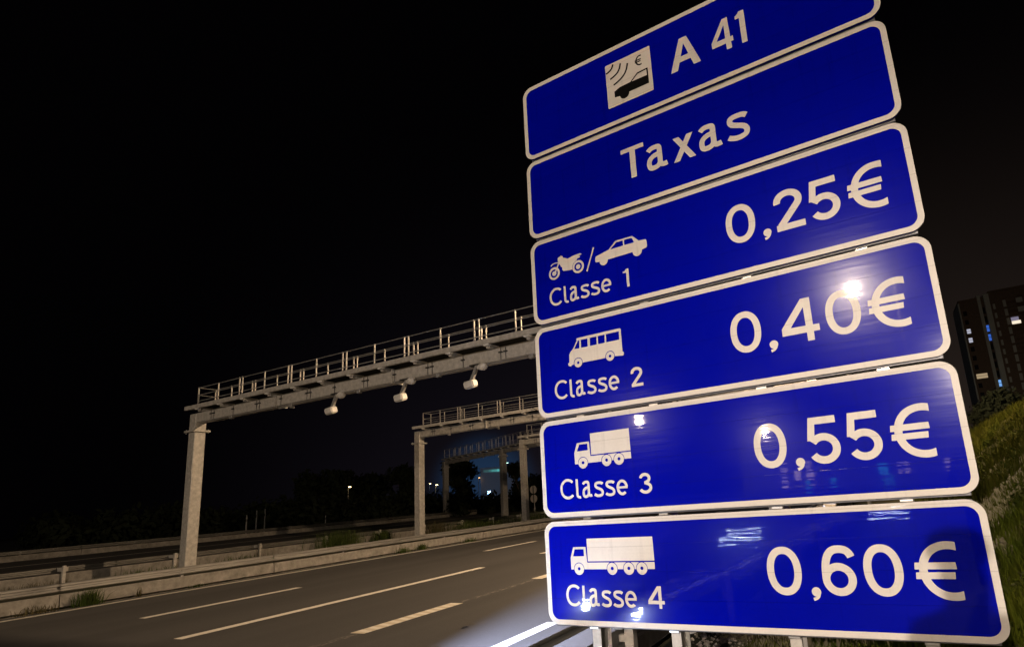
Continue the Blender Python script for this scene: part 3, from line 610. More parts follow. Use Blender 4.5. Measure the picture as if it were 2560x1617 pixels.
def sign():
    root = empty('toll_sign', (-2.531, 3.971, 0), R(-3.087), label='tall stack of six blue toll tariff panels with white borders on four steel posts', category='road sign')
    Z = [5.6792, 4.9329, 4.9038, 4.1527, 4.1211, 3.3556, 3.3219, 2.5502, 2.5199, 1.7482, 1.7176, 0.953]
    Wd = 3.0; BW = 0.037; RO = 0.095
    # posts: H sections
    for i, px in enumerate((0.385, 1.032, 1.850, 2.615)):
        g0 = gz(-2.53+px)-0.5
        MB().box(px-.036, px+.036, .062, .070, g0, 5.66).box(px-.004, px+.004, .0702, .216, g0, 5.66).box(px-.036, px+.036, .2162, .224, g0, 5.66).build('post', GALV, root)
    names = ['panel with the road number A 41 and a tolling symbol', 'panel reading Taxas', 'panel for Classe 1 at 0,25 euro', 'panel for Classe 2 at 0,40 euro', 'panel for Classe 3 at 0,55 euro', 'panel for Classe 4 at 0,60 euro']
    for pi in range(6):
        zt, zb = Z[2*pi], Z[2*pi+1]; H = zt-zb; P_ = H/4
        def rr(x0, x1, z0, z1, r, n=10):
            o = []
            for cx_, cz_, a0 in ((x1-r, z0+r, -90), (x1-r, z1-r, 0), (x0+r, z1-r, 90), (x0+r, z0+r, 180)):
                o += [(cx_+r*math.cos(R(a0+90*i/n)), cz_+r*math.sin(R(a0+90*i/n))) for i in range(n+1)]
            return o
        # back frame of the panel: two stiffening channels
        pan = MB().cbox(0.05, Wd-0.05, .022, .060, -0.014, .055, .004).cbox(0.05, Wd-0.05, .022, .060, H-.060, H-.004, .004).build('sign_panel', ALU, root, label=names[pi]); pan.location = (0, 0, zb)
        outer = rr(0, Wd, 0, H, RO)
        for k in range(4):                     # four extruded planks
            lo, hi = k*P_+(.0004 if k else 0), (k+1)*P_-(.0004 if k < 3 else 0)
            pts = []
            n = len(outer)
            for i in range(n):
                a_, b_ = outer[i], outer[(i+1) % n]
                if lo <= a_[1] <= hi: pts.append(a_)
                cr = []
                for lv in (lo, hi):
                    if (a_[1]-lv)*(b_[1]-lv) < 0:
                        t = (lv-a_[1])/(b_[1]-a_[1]); cr.append((t, (a_[0]+t*(b_[0]-a_[0]), lv)))
                pts += [p for t, p in sorted(cr)]
            q = [p for i, p in enumerate(pts) if math.hypot(p[0]-pts[i-1][0], p[1]-pts[i-1][1]) > 1e-5]; n = len(q)
            mesh_obj('plank', [(x, 0, z) for x, z in q]+[(x, .020, z) for x, z in q], [tuple(range(n)), tuple(reversed(range(n, 2*n)))]+[(i, n+i, n+(i+1) % n, (i+1) % n) for i in range(n)], BLUE, pan)
        # white border ring
        inner = rr(BW, Wd-BW, BW, H-BW, RO-BW*.8); n = len(outer)
        mesh_obj('border', [(x, -.0012, z) for x, z in outer]+[(x, -.0012, z) for x, z in inner], [(i, (i+1) % n, n+(i+1) % n, n+i) for i in range(n)], WHITE, pan)
        Y = -.0014
        def put(name, ch, x, z, w, h, t, mt=WHITE, y=Y): flat_print(name, glyph(ch, x, z, w, h, t), mt, pan, y)
        if pi == 0:
            g = Glyph(.885, 1.31, .169, .592, 60); g.poly([(.885, .169), (1.311, .169), (1.311, .592), (.885, .592)]); flat_print('pictogram_plate', g, WHITE, pan, Y)
            g = Glyph(.88, 1.3, .18, .60, 260); body, wins = PIC['icar']; g.poly(body); g.disc(1.048, .249, .044)
            for w in wins: g.cut(w)
            for w in PIC['icw']: g.stroke(smooth_pts(w), .0165)
            flat_print('pictogram', g, BLACK, pan, Y-.0008)
            put('letter', 'E', 1.166, .452, .062, .096, .013, BLACK, Y-.0008)
            put('letter', 'A', 1.472, .240, .257, .284, .056); put('digit', '4', 1.827, .238, .171, .281, .044); put('digit', '1', 2.029, .235, .073, .283, .042)
        elif pi == 1:
            put('letter', 'T', .961, .244, .209, .280, .048); put('letter', 'a', 1.186, .242, .182, .219, .042); put('letter', 'x', 1.414, .240, .187, .208, .044); put('letter', 'a', 1.632, .242, .182, .219, .042); put('letter', 's', 1.858, .237, .169, .222, .042)
        else:
            for ch, x, w, h in (('C', .174, .128, .158), ('l', .321, .043, .150), ('a', .379, .089, .132), ('s', .487, .083, .118), ('s', .586, .084, .118), ('e', .683, .095, .116)):
                put('letter', ch, x, .135, w, h, .0205)
            ch, x, w = [('1', .887, .052), ('2', .883, .098), ('3', .879, .099), ('4', .869, .126)][pi-2]
            put('digit', ch, x, .134, w, .150, .0225)
            rows = {2: [('0', 1.757, .214), (',', 2.016, .056), ('2', 2.114, .193), ('5', 2.346, .195)], 3: [('0', 1.693, .216), (',', 1.952, .057), ('4', 2.047, .243), ('0', 2.337, .213)], 4: [('0', 1.757, .214), (',', 2.016, .056), ('5', 2.106, .195), ('5', 2.347, .195)], 5: [('0', 1.740, .216), (',', 2.000, .056), ('6', 2.077, .196), ('0', 2.320, .213)]}[pi]
            for ch, x, w in rows:
                if ch == ',': put('comma', ',', x, .206, w, .080, .02)
                else: put('digit', ch, x, .236 if ch in '06' else .238, w, .296 if ch in '06' else .296, .0455)
            put('euro_sign', 'E', 2.594, .228, .224, .312, .0435)
            if pi == 2:
                body, wins = PIC['car']; g = Glyph(.64, 1.125, .36, .555, 260); g.poly(body)
                for w in wins: g.cut(w)
                for x, z, r in PIC['carw']: g.disc(x, z, r)
                flat_print('pictogram', g, WHITE, pan, Y)
                g = Glyph(.17, .54, .355, .575, 260); g.poly(PIC['moto'])
                for x, z in ((.236, .424), (.478, .423)):
                    g.cutdisc(x, z, .060)
                    g.d = np.minimum(g.d, np.abs(np.hypot(g.X-x, g.Z-z)-.047)-.0095); g.disc(x, z, .021)
                g.stroke([(.291, .512), (.246, .430)], .013); g.stroke(bez([('M', (.206, .497)), ('C', (.220, .515), (.250, .521), (.290, .508))]), .008)
                flat_print('pictogram', g, WHITE, pan, Y)
                g = Glyph(.55, .65, .355, .555, 120); g.stroke([(.639, .55), (.559, .36)], .0125); flat_print('slash', g, WHITE, pan, Y)
            elif pi == 3:
                body, wins = PIC['bus']; g = Glyph(.31, .845, .36, .625, 260); g.poly(body)
                for w in wins: g.cut(w)
                for x in (.417, .714): g.cutdisc(x, .411, .0425)
                for x in (.417, .714): g.disc(x, .410, .0375)
                for x in (.417, .714): g.cutdisc(x, .411, .0115)
                flat_print('pictogram', g, WHITE, pan, Y)
            else: flat_print('pictogram', truck('tr3' if pi == 4 else 'tr4', 0), WHITE, pan, Y)
        # clamps joining this panel to the posts at its upper edge
        for px in (0.385, 1.032, 1.850, 2.615):
            c = MB().cbox(px-.038, px+.038, .030, .0615, -.030, .002, .004).tube((px+.012, .026, -.014), (px+.012, .034, -.014), .009, n=6).build('clamp', BOLT, pan)
    return root
sign()

# ------------------------------------------------------------------ street lamps
LENS_S = mat('sodium lamp lens', (0.8, 0.7, 0.5), 0.3, emit=(1.0, 0.72, 0.40), estr=160)
LENS_W = mat('warm white lamp lens', (0.8, 0.8, 0.7), 0.3, emit=(1.0, 0.84, 0.62), estr=260)
LENS_F = mat('far sodium lamp lens', (0.8, 0.7, 0.5), 0.3, emit=(1.0, 0.74, 0.34), estr=28)
LENS_C = mat('far cold lamp lens', (0.8, 0.8, 0.9), 0.3, emit=(0.45, 0.72, 1.0), estr=22)
LENS_G = mat('far green-white lamp lens', (0.8, 0.9, 0.8), 0.3, emit=(0.55, 1.0, 0.88), estr=20)
def street_lamp(x, y, h, side, lens, label, z0=None, power=0, color=SODIUM, arm=1.6, sz=1.0, group='street lamps along the motorway'):
    z0 = gz(x) if z0 is None else z0
    root = empty('street_lamp', (x, y, z0), label=label, category='street lamp', group=group)
    MB().tube((0, 0, -.2), (0, 0, h), .10*sz, .05*sz, 10).build('pole', GALVD, root)
    MB().tube((0, 0, h-.05), (side*arm, 0, h+.18), .045*sz, .035*sz, 8).build('arm', GALVD, root)
    hd = MB().cbox(side*arm-.15*sz, side*arm+side*.02+.45*side*sz if side > 0 else side*arm+.15*sz, -.13*sz, .13*sz, h+.13, h+.13+.14*sz, .04*sz) if side > 0 else MB().cbox(side*arm-.45*sz, side*arm+.15*sz, -.13*sz, .13*sz, h+.13, h+.13+.14*sz, .04*sz)
    hd = hd.build('lamp_head', GALVD, root)
    cx_ = side*(arm+.15*sz)
    MB().cbox(cx_-.17*sz, cx_+.17*sz, -.10*sz, .10*sz, h+.09, h+.125, .012).build('lens', lens, hd)
    if power:
        l = point('lamp_light', (cx_, 0, h-.06), color, power, .16 if label.startswith('tall') else .42); l.parent = root
    return root
street_lamp(-0.6, 20.3, 10.0, -1, LENS_S, 'tall street lamp behind the blue sign', power=LAMP_POWER['behind_sign'], color=SODIUM)
street_lamp(-0.9, -20.0, 10.2, -1, LENS_W, 'tall street lamp on the bank behind the viewpoint', power=LAMP_POWER['front'], color=WARM)
street_lamp(-36.5, -57.0, 11.0, 1, LENS_W, 'street lamp across the motorway far behind the viewpoint', z0=0.2, power=LAMP_POWER['across'], color=WARM)
street_lamp(-30.2, -91.0, 10.6, 1, LENS_W, 'distant street lamp along the reservation behind the viewpoint', z0=0.0, power=LAMP_POWER['far_front'], color=WARM)

# distant lamps seen as points of light (direction -> position on the land beyond)
def far_lamp(az, el, D, lens, label, sz=1.6, power=0):
    sz *= .55
    x, y = D*math.sin(R(az)), D*math.cos(R(az)); z = 1.9+D*math.tan(R(el)); z0 = min(gz(x), z-3.5)
    street_lamp(x, y, z-z0-.11, 1, lens, label, z0=z0, arm=.12, sz=sz, group='distant lamps beyond the motorway', power=power, color=(.22, .50, 1.0))
far_lamp(-50.22, 2.40, 88, LENS_F, 'lone yellow lamp in the dark left of the second gantry', 1.7)
far_lamp(-43.21, 2.23, 150, LENS_F, 'left one of two yellow lamps side by side beyond the second gantry column', 2.0)
far_lamp(-42.65, 2.08, 130, LENS_F, 'right one of two yellow lamps side by side beyond the second gantry column', 2.4)
far_lamp(-40.57, 1.21, 150, LENS_C, 'small blue-white lamp below the dark tree between gantry columns', 1.5)
far_lamp(-37.75, 1.12, 150, LENS_C, 'bright blue-white floodlamp low in the blue glow', 2.6, power=5200)
far_lamp(-32.96, 1.11, 140, LENS_C, 'blue-white lamp close to the blue sign edge', 1.5)
far_lamp(-36.44, 3.77, 210, LENS_G, 'dim green-white lamp above the lit windows', 1.8)
far_lamp(-35.93, 3.74, 205, LENS_G, 'bright green-white lamp above the lit windows', 2.8)
far_lamp(-38.66, 2.49, 190, mat('orange lamp lens', (0.8, 0.6, 0.4), 0.3, emit=(1.0, 0.55, 0.22), estr=10), 'small orange lamp left of the lit windows', 2.6)

# ------------------------------------------------------------------ factory with a row of lit windows, far beyond the trees
TEAL = [mat('teal lit glass %d' % i, (.2, .4, .4), .3, emit=(.10, .62, .58), estr=s) for i, s in enumerate((.08, .18, .38, .6))]
WALLD = mat('dark render wall', (0.45, 0.47, 0.52), 0.9, var=.1)
fb = empty('factory', (0, 0, 0), label='distant dark factory with a row of teal lit windows', category='building')
D = 190; a0 = R(-36.75)
Mf = Matrix.Translation((D*math.sin(a0), D*math.cos(a0), 1.1)) @ Matrix.Rotation(-a0, 4, 'Z') @ Matrix.Scale(.633, 4)
fb.matrix_world = Mf
MB().box(-9, 9, 0.3, 18, 2, 18.8).build('wall', WALLD, fb); MB().box(-9.3, 9.3, -.1, 18.3, 18.8, 19.2).build('roof', WALLD, fb)
for i in range(9):
    x = -7.4+i*1.35
    w = MB().box(x, x+1.15, .12, .30, 16.9, 18.1).build('window', TEAL[[0, 0, 1, 2, 2, 3, 3, 2, 3][i]], fb)
    MB().box(x+.54, x+.60, .06, .11, 16.9, 18.1).build('mullion', WALLD, w)
MB().box(7.0, 8.4, .12, .30, 17.1, 17.9).build('window', mat('dim red lit glass', (.3, .2, .2), .3, emit=(.5, .14, .08), estr=.35), fb)

# ------------------------------------------------------------------ apartment tower on the right
tw = empty('apartment_tower', (0, 0, 0), label='dark apartment tower with pale stair strips and a few lit windows', category='building')
TB = mat('brown brick cladding', (0.13, 0.085, 0.055), 0.9, var=.2, vscale=1.5); TP = mat('pale render', (0.42, 0.42, 0.37), 0.9, var=.08, vscale=.6)
TG = mat('dark window glass', (0.02, 0.02, 0.022), 0.15)
def lit(name, c, s): return mat(name, (.3, .3, .3), .3, emit=c, estr=s)
TOP, BOT, Y0 = 55.3, 3.0, 210.0
MB().box(30.0, 35.1, Y0, Y0+14, BOT, TOP-1.0).build('wall', TB, tw); MB().box(38.35, 62, Y0, Y0+14, BOT, TOP+.3).build('wall', TB, tw)
MB().box(36.0, 36.9, Y0+.5, Y0+14, BOT, TOP-.4).build('stair_recess', TB, tw)
MB().box(35.1, 36.0, Y0-.25, Y0+14, BOT, TOP+.2).build('stair_strip', TP, tw); MB().box(36.9, 38.35, Y0-.35, Y0+14, BOT, TOP+.2).build('stair_strip', TP, tw)
MB().box(29.6, 30.0, Y0-.1, Y0+14, BOT, TOP-1.4).build('corner_strip', TP, tw)
rf = MB().box(29.8, 35.1, Y0-.2, Y0+14, TOP-1.0, TOP-.5).box(38.35, 62.2, Y0-.4, Y0+14, TOP+.3, TOP+.9).build('roof', TB, tw)
LITW = {(0, 2): lit('cool lit window', (.80, .82, 1.0), .5), (0, 3): lit('dim lit window', (.75, .66, .50), .10), (0, 7): lit('warm lit window', (1.0, .74, .42), .35),
        (1, 2): lit('blue lit window', (.05, .22, 1.0), .5), (1, 3): lit('greenish lit window', (.60, .72, .46), .3), (1, 8): lit('bright blue lit window', (.20, .48, 1.0), .8)}
for fl in range(17):
    z = 52.0-fl*2.98
    for ci, (x0, x1, hh) in enumerate(((30.6, 31.65, 1.5), (36.08, 36.82, 2.1))):
        zz = z-1.0+.35*(ci == 1)
        if (ci, fl) == (0, 7): x1 = 33.6
        w = MB().box(x0, x1, Y0-.06+.5*(ci == 1), Y0-.002+.5*(ci == 1), zz-hh, zz).build('window', LITW.get((ci, fl-1), LITW.get((ci, fl), TG)) if (ci, fl) in LITW else TG, tw)
        if (ci, fl) in LITW: MB().box(x0-.02, x1+.02, Y0-.10+.5*(ci == 1), Y0-.065+.5*(ci == 1), zz-hh*.52, zz-hh*.46).build('window_bar', DARK, w)
    # right bay: pale pier pieces and balcony panels
    MB().box(41.75, 42.55, Y0-.12, Y0-.002, z-1.7, z+.5).build('pier', TP, tw)
    if fl % 1 == 0: MB().box(39.0, 39.6, Y0-.1, Y0-.002, z-1.9, z-.2).build('pier', TP, tw)
    bp_ = MB().box(45.1, 46.8, Y0-.9, Y0-.8, z-1.2, z+.35).build('balcony_panel', TP if fl in (0, 1, 4) else TB, tw)
    MB().box(42.7, 45.0, Y0-.9, Y0-.82, z-2.1, z-1.05).build('balcony_front', TB, tw); MB().box(42.7, 46.9, Y0-.9, Y0-.003, z-2.3, z-2.12).build('balcony_floor', TB, tw)
MB().box(42.9, 44.9, Y0-.07, Y0-.003, 45.3, 46.5).build('window', lit('lilac lit window', (.55, .5, .75), .30), tw)
MB().box(42.75, 45.1, Y0-.99, Y0-.92, 44.1, 45.1).build('window', lit('bright balcony light', (1.0, .86, .66), 1.0), tw)
# lamp that lights the tower foot court
street_lamp(33.0, 176.0, 12.0, 1, LENS_W, 'court lamp in front of the apartment tower, hidden by the bank', z0=4.6, power=1700, color=(1.0, .92, .74), group='distant lamps beyond the motorway')

# ------------------------------------------------------------------ vegetation
def leaf_cloud(blobs, n, size, seed):
    rg = np.random.default_rng(seed); V = []; F = []
    tot = sum(b[3]**2 for b in blobs)
    for bx, by, bz_, r, sq in [(b[0], b[1], b[2], b[3], b[4]) for b in blobs]:
        k = int(n*r*r/tot); d = rg.normal(size=(k, 3)); d /= np.linalg.norm(d, axis=1)[:, None]
        rad = r*(rg.random(k)**0.35)*rg.uniform(.75, 1.12, k); c = np.array([bx, by, bz_])+d*rad[:, None]*np.array([1, 1, sq])
        u = rg.normal(size=(k, 3)); u /= np.linalg.norm(u, axis=1)[:, None]; w = np.cross(u, d); w /= np.linalg.norm(w, axis=1)[:, None]+1e-9
        s = size*rg.uniform(.6, 1.5, k)[:, None]; base = len(V)
        q = np.stack([c-u*s, c+w*s*.5, c+u*s, c-w*s*.5], 1).reshape(-1, 3); V += q.tolist(); F += [(base+4*i, base+4*i+1, base+4*i+2, base+4*i+3) for i in range(k)]
    return V, F
def tree(az, D, top_el, width, label, seed, sq=1.15, low=0.25):
    x, y = D*math.sin(R(az)), D*math.cos(R(az)); z0 = gz(x); h = 1.9+D*math.tan(R(top_el))-z0
    root = empty('tree', (x, y, z0), label=label, category='tree', group='dark trees beyond the opposite carriageway')
    t = MB(); t.tube((0, 0, -.3), (0, 0, h*.6), .22, .12, 7); rg = random.Random(seed); bl = []
    for i in range(11):
        a_ = rg.uniform(0, 6.28); rr_ = width*.5*rg.uniform(.15, .75); zz = h*(low+(.92-low)*rg.random()); r = width*rg.uniform(.20, .32)*(1.0-.35*(zz/h))
        px, py = rr_*math.cos(a_), rr_*math.sin(a_); zz = min(zz, h-r); bl.append((px, py, zz, r, sq)); t.tube((0, 0, h*.35*rg.uniform(.6, 1.3)), (px, py, zz), .08, .03, 5)
    bl.append((0, 0, h-width*.22, width*.22, sq))
    t.build('trunk', BARK, root); V, F = leaf_cloud(bl, 2600, .30*width/6, seed); mesh_obj('crown', V, F, FOL, root)
tree(-51.8, 95, 3.9, 8.5, 'rounded tree silhouette, left of the lone yellow lamp', 3)
tree(-48.9, 100, 3.3, 9.5, 'broad tree silhouette right of the lone yellow lamp', 4)
tree(-45.3, 92, 4.1, 6.0, 'dark tree silhouette just left of the second gantry column', 5)
tree(-40.1, 88, 4.6, 6.6, 'tall round tree silhouette against the blue glow', 6)
tree(-34.6, 92, 3.9, 5.0, 'tapering tree silhouette beside the third gantry column', 8)
tree(-33.2, 118, 2.4, 6.0, 'low tree silhouette right of the third gantry column', 9)
def hedge():
    rg = random.Random(5); bl = []
    for i in range(120):
        az = -70+i*.42; D = 82+rg.uniform(-8, 12)
        if -36.5 < az < -35.6: continue
        x, y = D*math.sin(R(az)), D*math.cos(R(az)); r = rg.uniform(1.0, 2.0)*(1.0 if az > -40 else 1.3); bl.append((x, y, gz(x)+r*.55, r, 1.0))
    V, F = leaf_cloud(bl, 26000, .34, 21); o = mesh_obj('hedge', V, F, FOL); o['kind'] = 'stuff'; o['label'] = 'dark scrub along the far side of the opposite carriageway'
hedge()
# low scrub in front of the tower on the crest of the bank
V, F = leaf_cloud([(5.6, 33.5, 4.6, 1.0, .9), (6.1, 35.5, 4.8, 1.1, .9), (5.2, 36, 4.4, .9, .9)], 4200, .11, 31)
sh = mesh_obj('shrub', V, F, FOL); sh['label'] = 'dark shrub on the bank crest below the tower'; sh['category'] = 'shrub'

def blades(name, pts, hmin, hmax, wid, material, seed, spread=.5, lean=.35, parent=None):
    """pts: (n,3) roots; three-point bent blades, each a quad and a tip"""
    rg = np.random.default_rng(seed); n = len(pts); pts = np.asarray(pts)
    a = rg.uniform(0, 2*np.pi, n); h = rg.uniform(hmin, hmax, n); l = h*np.abs(rg.normal(0, lean, n)); b = rg.uniform(0, 2*np.pi, n)
    side = np.stack([np.cos(a), np.sin(a), 0*a], 1)*(wid*rg.uniform(.6, 1.4, n))[:, None]; ld = np.stack([np.cos(b), np.sin(b), 0*b], 1)
    up = np.array([0, 0, 1.0])
    p1 = pts+up*(h*.6)[:, None]+ld*(l*.35)[:, None]; p2 = pts+up*h[:, None]+ld*l[:, None]
    V = np.stack([pts-side, pts+side, p1-side*.7, p1+side*.7, p2], 1).reshape(-1, 3)
    F = []
    for i in range(n): k = 5*i; F += [(k, k+1, k+3, k+2), (k+2, k+3, k+4)]
    return mesh_obj(name, V.tolist(), F, material, parent)
def bank_points(n, x0, x1, y0, y1, seed, clump=True):
    rg = np.random.default_rng(seed); out = []
    while len(out) < n:
        x = rg.uniform(x0, x1, n); y = rg.uniform(y0, y1, n)
        dens = .5+.5*np.sin(x*3.1+1.3*np.sin(y*1.7))*np.sin(y*2.3+1.1*np.sin(x*2.2)); keep = rg.random(n) < .10+.90*dens**1.6
        for px, py in zip(x[keep], y[keep]): out.append((px, py, gz(px)-.06+.06*math.sin(px*2.1+py*1.3)))
    return np.array(out[:n])
g1_ = blades('grass', bank_points(62000, -1.7, 4.5, 3.9, 12, 1), .07, .26, .008, LEAF, 2); g1_['kind'] = 'stuff'; g1_['label'] = 'dense olive grass on the near part of the bank'
g2_ = blades('grass', bank_points(52000, .8, 8.0, 12, 38, 3), .08, .46, .012, LEAF2, 4); g2_['kind'] = 'stuff'; g2_['label'] = 'rough grass climbing the bank towards its crest'
pts = bank_points(900, 1.0, 7.5, 6, 38, 11)
g3_ = blades('dry_stalks', pts, .20, .55, .005, DRY, 12, lean=.25); g3_['kind'] = 'stuff'; g3_['label'] = 'dry stalks standing among the bank grass'
V, F = leaf_cloud([(p[0], p[1], p[2]+.12, .26, .6) for p in bank_points(190, .3, 5.5, 4.5, 26, 13)], 13000, .036, 14)
g4_ = mesh_obj('broadleaf_weeds', V, F, BROAD); g4_['kind'] = 'stuff'; g4_['label'] = 'broad-leaved weeds scattered over the bank'
# gravel and soil lumps by the guardrail foot
rg = np.random.default_rng(8); V = []; F = []
for i in range(1500):
    x = rg.uniform(-2.62, -1.5); y = rg.uniform(4.6, 10.5); s = rg.uniform(.008, .032); c = np.array([x, y, gz(x)+s*.2]); k = len(V)
    V += [tuple(c+s*np.array(d)*rg.uniform(.6, 1.2)) for d in ((1, 0, 0), (0, 1, 0), (-1, 0, 0), (0, -1, 0), (0, 0, 1), (0, 0, -.6))]
    F += [(k, k+1, k+4), (k+1, k+2, k+4), (k+2, k+3, k+4), (k+3, k, k+4), (k+1, k, k+5), (k+2, k+1, k+5), (k+3, k+2, k+5), (k, k+3, k+5)]
gv = mesh_obj('gravel', V, F, mat('gravel stones', (.34, .30, .25), .9, var=.35, vscale=30)); gv['kind'] = 'stuff'; gv['label'] = 'loose gravel along the foot of the guardrail'

def weed(x, y, z, h, spread, n, material, label, seed):
    rg = np.random.default_rng(seed); p = np.stack([x+rg.normal(0, spread, n), y+rg.normal(0, spread*1.3, n), np.full(n, z)], 1)
    p -= np.array([x, y, z]); o = blades('weed', p, h*.35, h, .009, material, seed, lean=.42); o.location = (x, y, z)
    o['label'] = label; o['category'] = 'weed'; o['group'] = 'weeds along the barriers'
WD = [(-20.38, 8.55, 0, .52, .10, 260, WEED, 'tall green tuft against the lit barrier near the left frame edge'), (-20.4, 7.55, 0, .26, .16, 90, DRY, 'brown tuft at the barrier foot left of the green one'),
      (-20.42, 9.75, 0, .34, .05, 26, DRY, 'thin upright dry weed at the barrier foot before the gantry column'), (-20.42, 11.4, 0, .12, .08, 50, WEED, 'small green tuft at the barrier foot below the gantry column'),
      (-20.42, 20.0, 0, .34, .14, 130, WEED, 'left tuft of the pair at the barrier foot below the second gantry'), (-20.42, 21.2, 0, .36, .10, 110, WEED, 'right tuft of the pair at the barrier foot below the second gantry'), (-20.42, 24.6, 0, .28, .16, 90, WEED, 'tuft at the barrier foot farthest along the carriageway'),
      (-30.6, 7.2, 0, .55, .22, 240, WEED, 'green weeds at the rail post on the left frame edge'), (-30.5, 9.6, 0, .30, .7, 160, DRY, 'brown weeds along the upstand beside the leftmost rail posts'), (-30.6, 11.2, 0, .34, .35, 110, DRY, 'dry weeds beside the column shadow'),
      (-30.5, 14.8, 0, .36, .6, 170, WEED, 'green weeds just right of the nearest gantry column'), (-30.5, 18.8, 0, .42, .5, 180, WEED, 'bushy weeds between the second pair of rail posts'), (-30.3, 24.6, .05, 1.15, .55, 900, WEED, 'tall green bush in the reservation left of the second gantry'), (-30.4, 28.0, .05, .8, .3, 420, WEED, 'green bush near the foot of the second gantry'),
      (-29.6, 36.5, .05, .9, 1.2, 1000, WEED, 'long patch of green weeds right of the second gantry column'), (-29.2, 45.0, .05, 1.0, 1.5, 1000, WEED, 'green weeds in the reservation left of the third gantry column'), (-30.6, 33.0, .05, 1.1, .5, 420, DRY, 'dark dry bush behind the second gantry column'), (-30.4, 55.0, .05, 1.0, 1.5, 600, DRY, 'dry weeds beside the third gantry column')]
for i, w in enumerate(WD): weed(*w, 40+i)

# small things beyond the far barrier
def round_sign_back(x, y, z, r, label, pole):
    root = empty('road_sign', (x, y, z), label=label, category='road sign', group='round signs seen from behind')
    MB().tube((0, 0, 0), (0, .03, 0), r, n=24).build('disc', mat('sign back metal', (.36, .33, .30), .6, .2, var=.1), root)
    MB().box(-.04, .04, -.05, -.002, -r, r).build('bracket_bar', DARK, root)
    if pole: MB().tube((0, .10, gz(x)-z-.3), (0, .10, r), .045, n=8).build('pole', GALVD, root)
round_sign_back(-33.0, 50.0, 2.93, .41, 'upper of two round signs seen from behind near the blue sign edge', False)
round_sign_back(-33.0, 50.02, 2.02, .41, 'lower of two round signs seen from behind near the blue sign edge', True)
for i, (x, l) in enumerate(((-51.9, 'left one of two pale boards low beyond the far barrier'), (-50.4, 'right one of two pale boards low beyond the far barrier'))):
    root = empty('board', (x, 64.0+i*.5, 1.35), label=l, category='board', group='pale boards beyond the far barrier')
    MB().cbox(-.62+.0*i, .62+.1*i, 0, .04, .0, .85, .01).build('plate', mat('dull board', (.80, .74, .68), .8, var=.12), root)
    MB().box(-.05, .05, .042, .10, -1.2, .8).build('leg', GALVD, root)
def marker(az, D, z0off, h, label):
    x, y = D*math.sin(R(az)), D*math.cos(R(az)); root = empty('marker_post', (x, y, gz(x)), label=label, category='marker post', group='marker posts beyond the far barrier')
    MB().cbox(-.06, .06, -.04, .04, -.2, h, .015).build('shaft', mat('white marker plastic', (.22, .22, .21), .6), root); MB().box(-.061, .061, -.043, -.0405, h*.7, h*.82).build('reflector', DARK, root)
marker(-57.9, 62, 0, 1.9, 'leftmost marker post beyond the far barrier'); marker(-57.2, 66, 0, 2.3, 'middle thin marker post beyond the far barrier'); marker(-52.0, 66, 0, 1.35, 'short pale marker post right of the others'); marker(-56.6, 70, 0, 2.4, 'farthest thin marker post of the left three')
# fence posts on the bank crest
for i, (az, D, el0, el1) in enumerate(((9.69, 34, 3.0, 3.85), (10.93, 33, 3.5, 4.35))):
    x, y = D*math.sin(R(az)), D*math.cos(R(az)); z1 = 1.9+D*math.tan(R(el1))
    root = empty('fence_post', (x, y, gz(x)), label=['slim wooden fence post on the bank crest left of the frame edge', 'wooden fence post on the bank crest at the frame edge'][i], category='fence post', group='fence posts on the bank crest')
    MB().cbox(-.05, .05, -.05, .05, -.3, z1-gz(x), .012).build('shaft', mat('weathered wood', (.30, .23, .15), .9, var=.25, vscale=4), root)
    MB().box(-.02, .02, -.062, -.052, z1-gz(x)-.18, z1-gz(x)-.13).build('staple', BOLT, root)

# low block of flats behind the viewpoint: its lit windows mirror in the fourth and fifth tariff panels
bk = empty('apartment_block', (0, 0, 0), label='low block of flats behind the viewpoint whose lit windows mirror faintly in the sign', category='building')
MB().box(-40, 4, -124, -110, -1.0, 12).build('wall', WALLD, bk); MB().box(-40.4, 4.4, -124.4, -109.7, 12.01, 12.6).build('roof', WALLD, bk)
WK = [mat('rosy lit pane', (.3, .3, .3), .3, emit=(1.0, .70, .62), estr=11), mat('cyan lit pane', (.2, .3, .3), .3, emit=(.06, .62, .80), estr=7)]
BACKWIN = [(-31.1, 4.1, .75, .28, 0), (-31.2, 1.6, .5, .55, 0), (-28.5, 2.6, .55, .8, 0), (-26.0, 2.3, .6, .6, 0), (-26.2, 4.5, .5, .25, 0), (-21.8, .8, .45, .6, 1), (-12.7, 2.2, .75, 1.0, 1), (-8.7, 2.9, .35, .4, 0), (-9.9, 2.6, .3, .3, 0), (-12.0, -.3, .8, .4, 1), (-26.7, -.2, .45, .5, 1), (-26.8, .8, .3, .3, 1), (-2.0, 2.64, .5, .4, 0)]
for x, z, w, h, k in BACKWIN:
    f_ = MB().box(x-w, x+w, -110, -109.88, z-h, z+h).build('window', WK[k], bk)
    MB().box(x-.05, x+.05, -109.87, -109.82, z-h, z+h).build('window_bar', WALLD, f_)

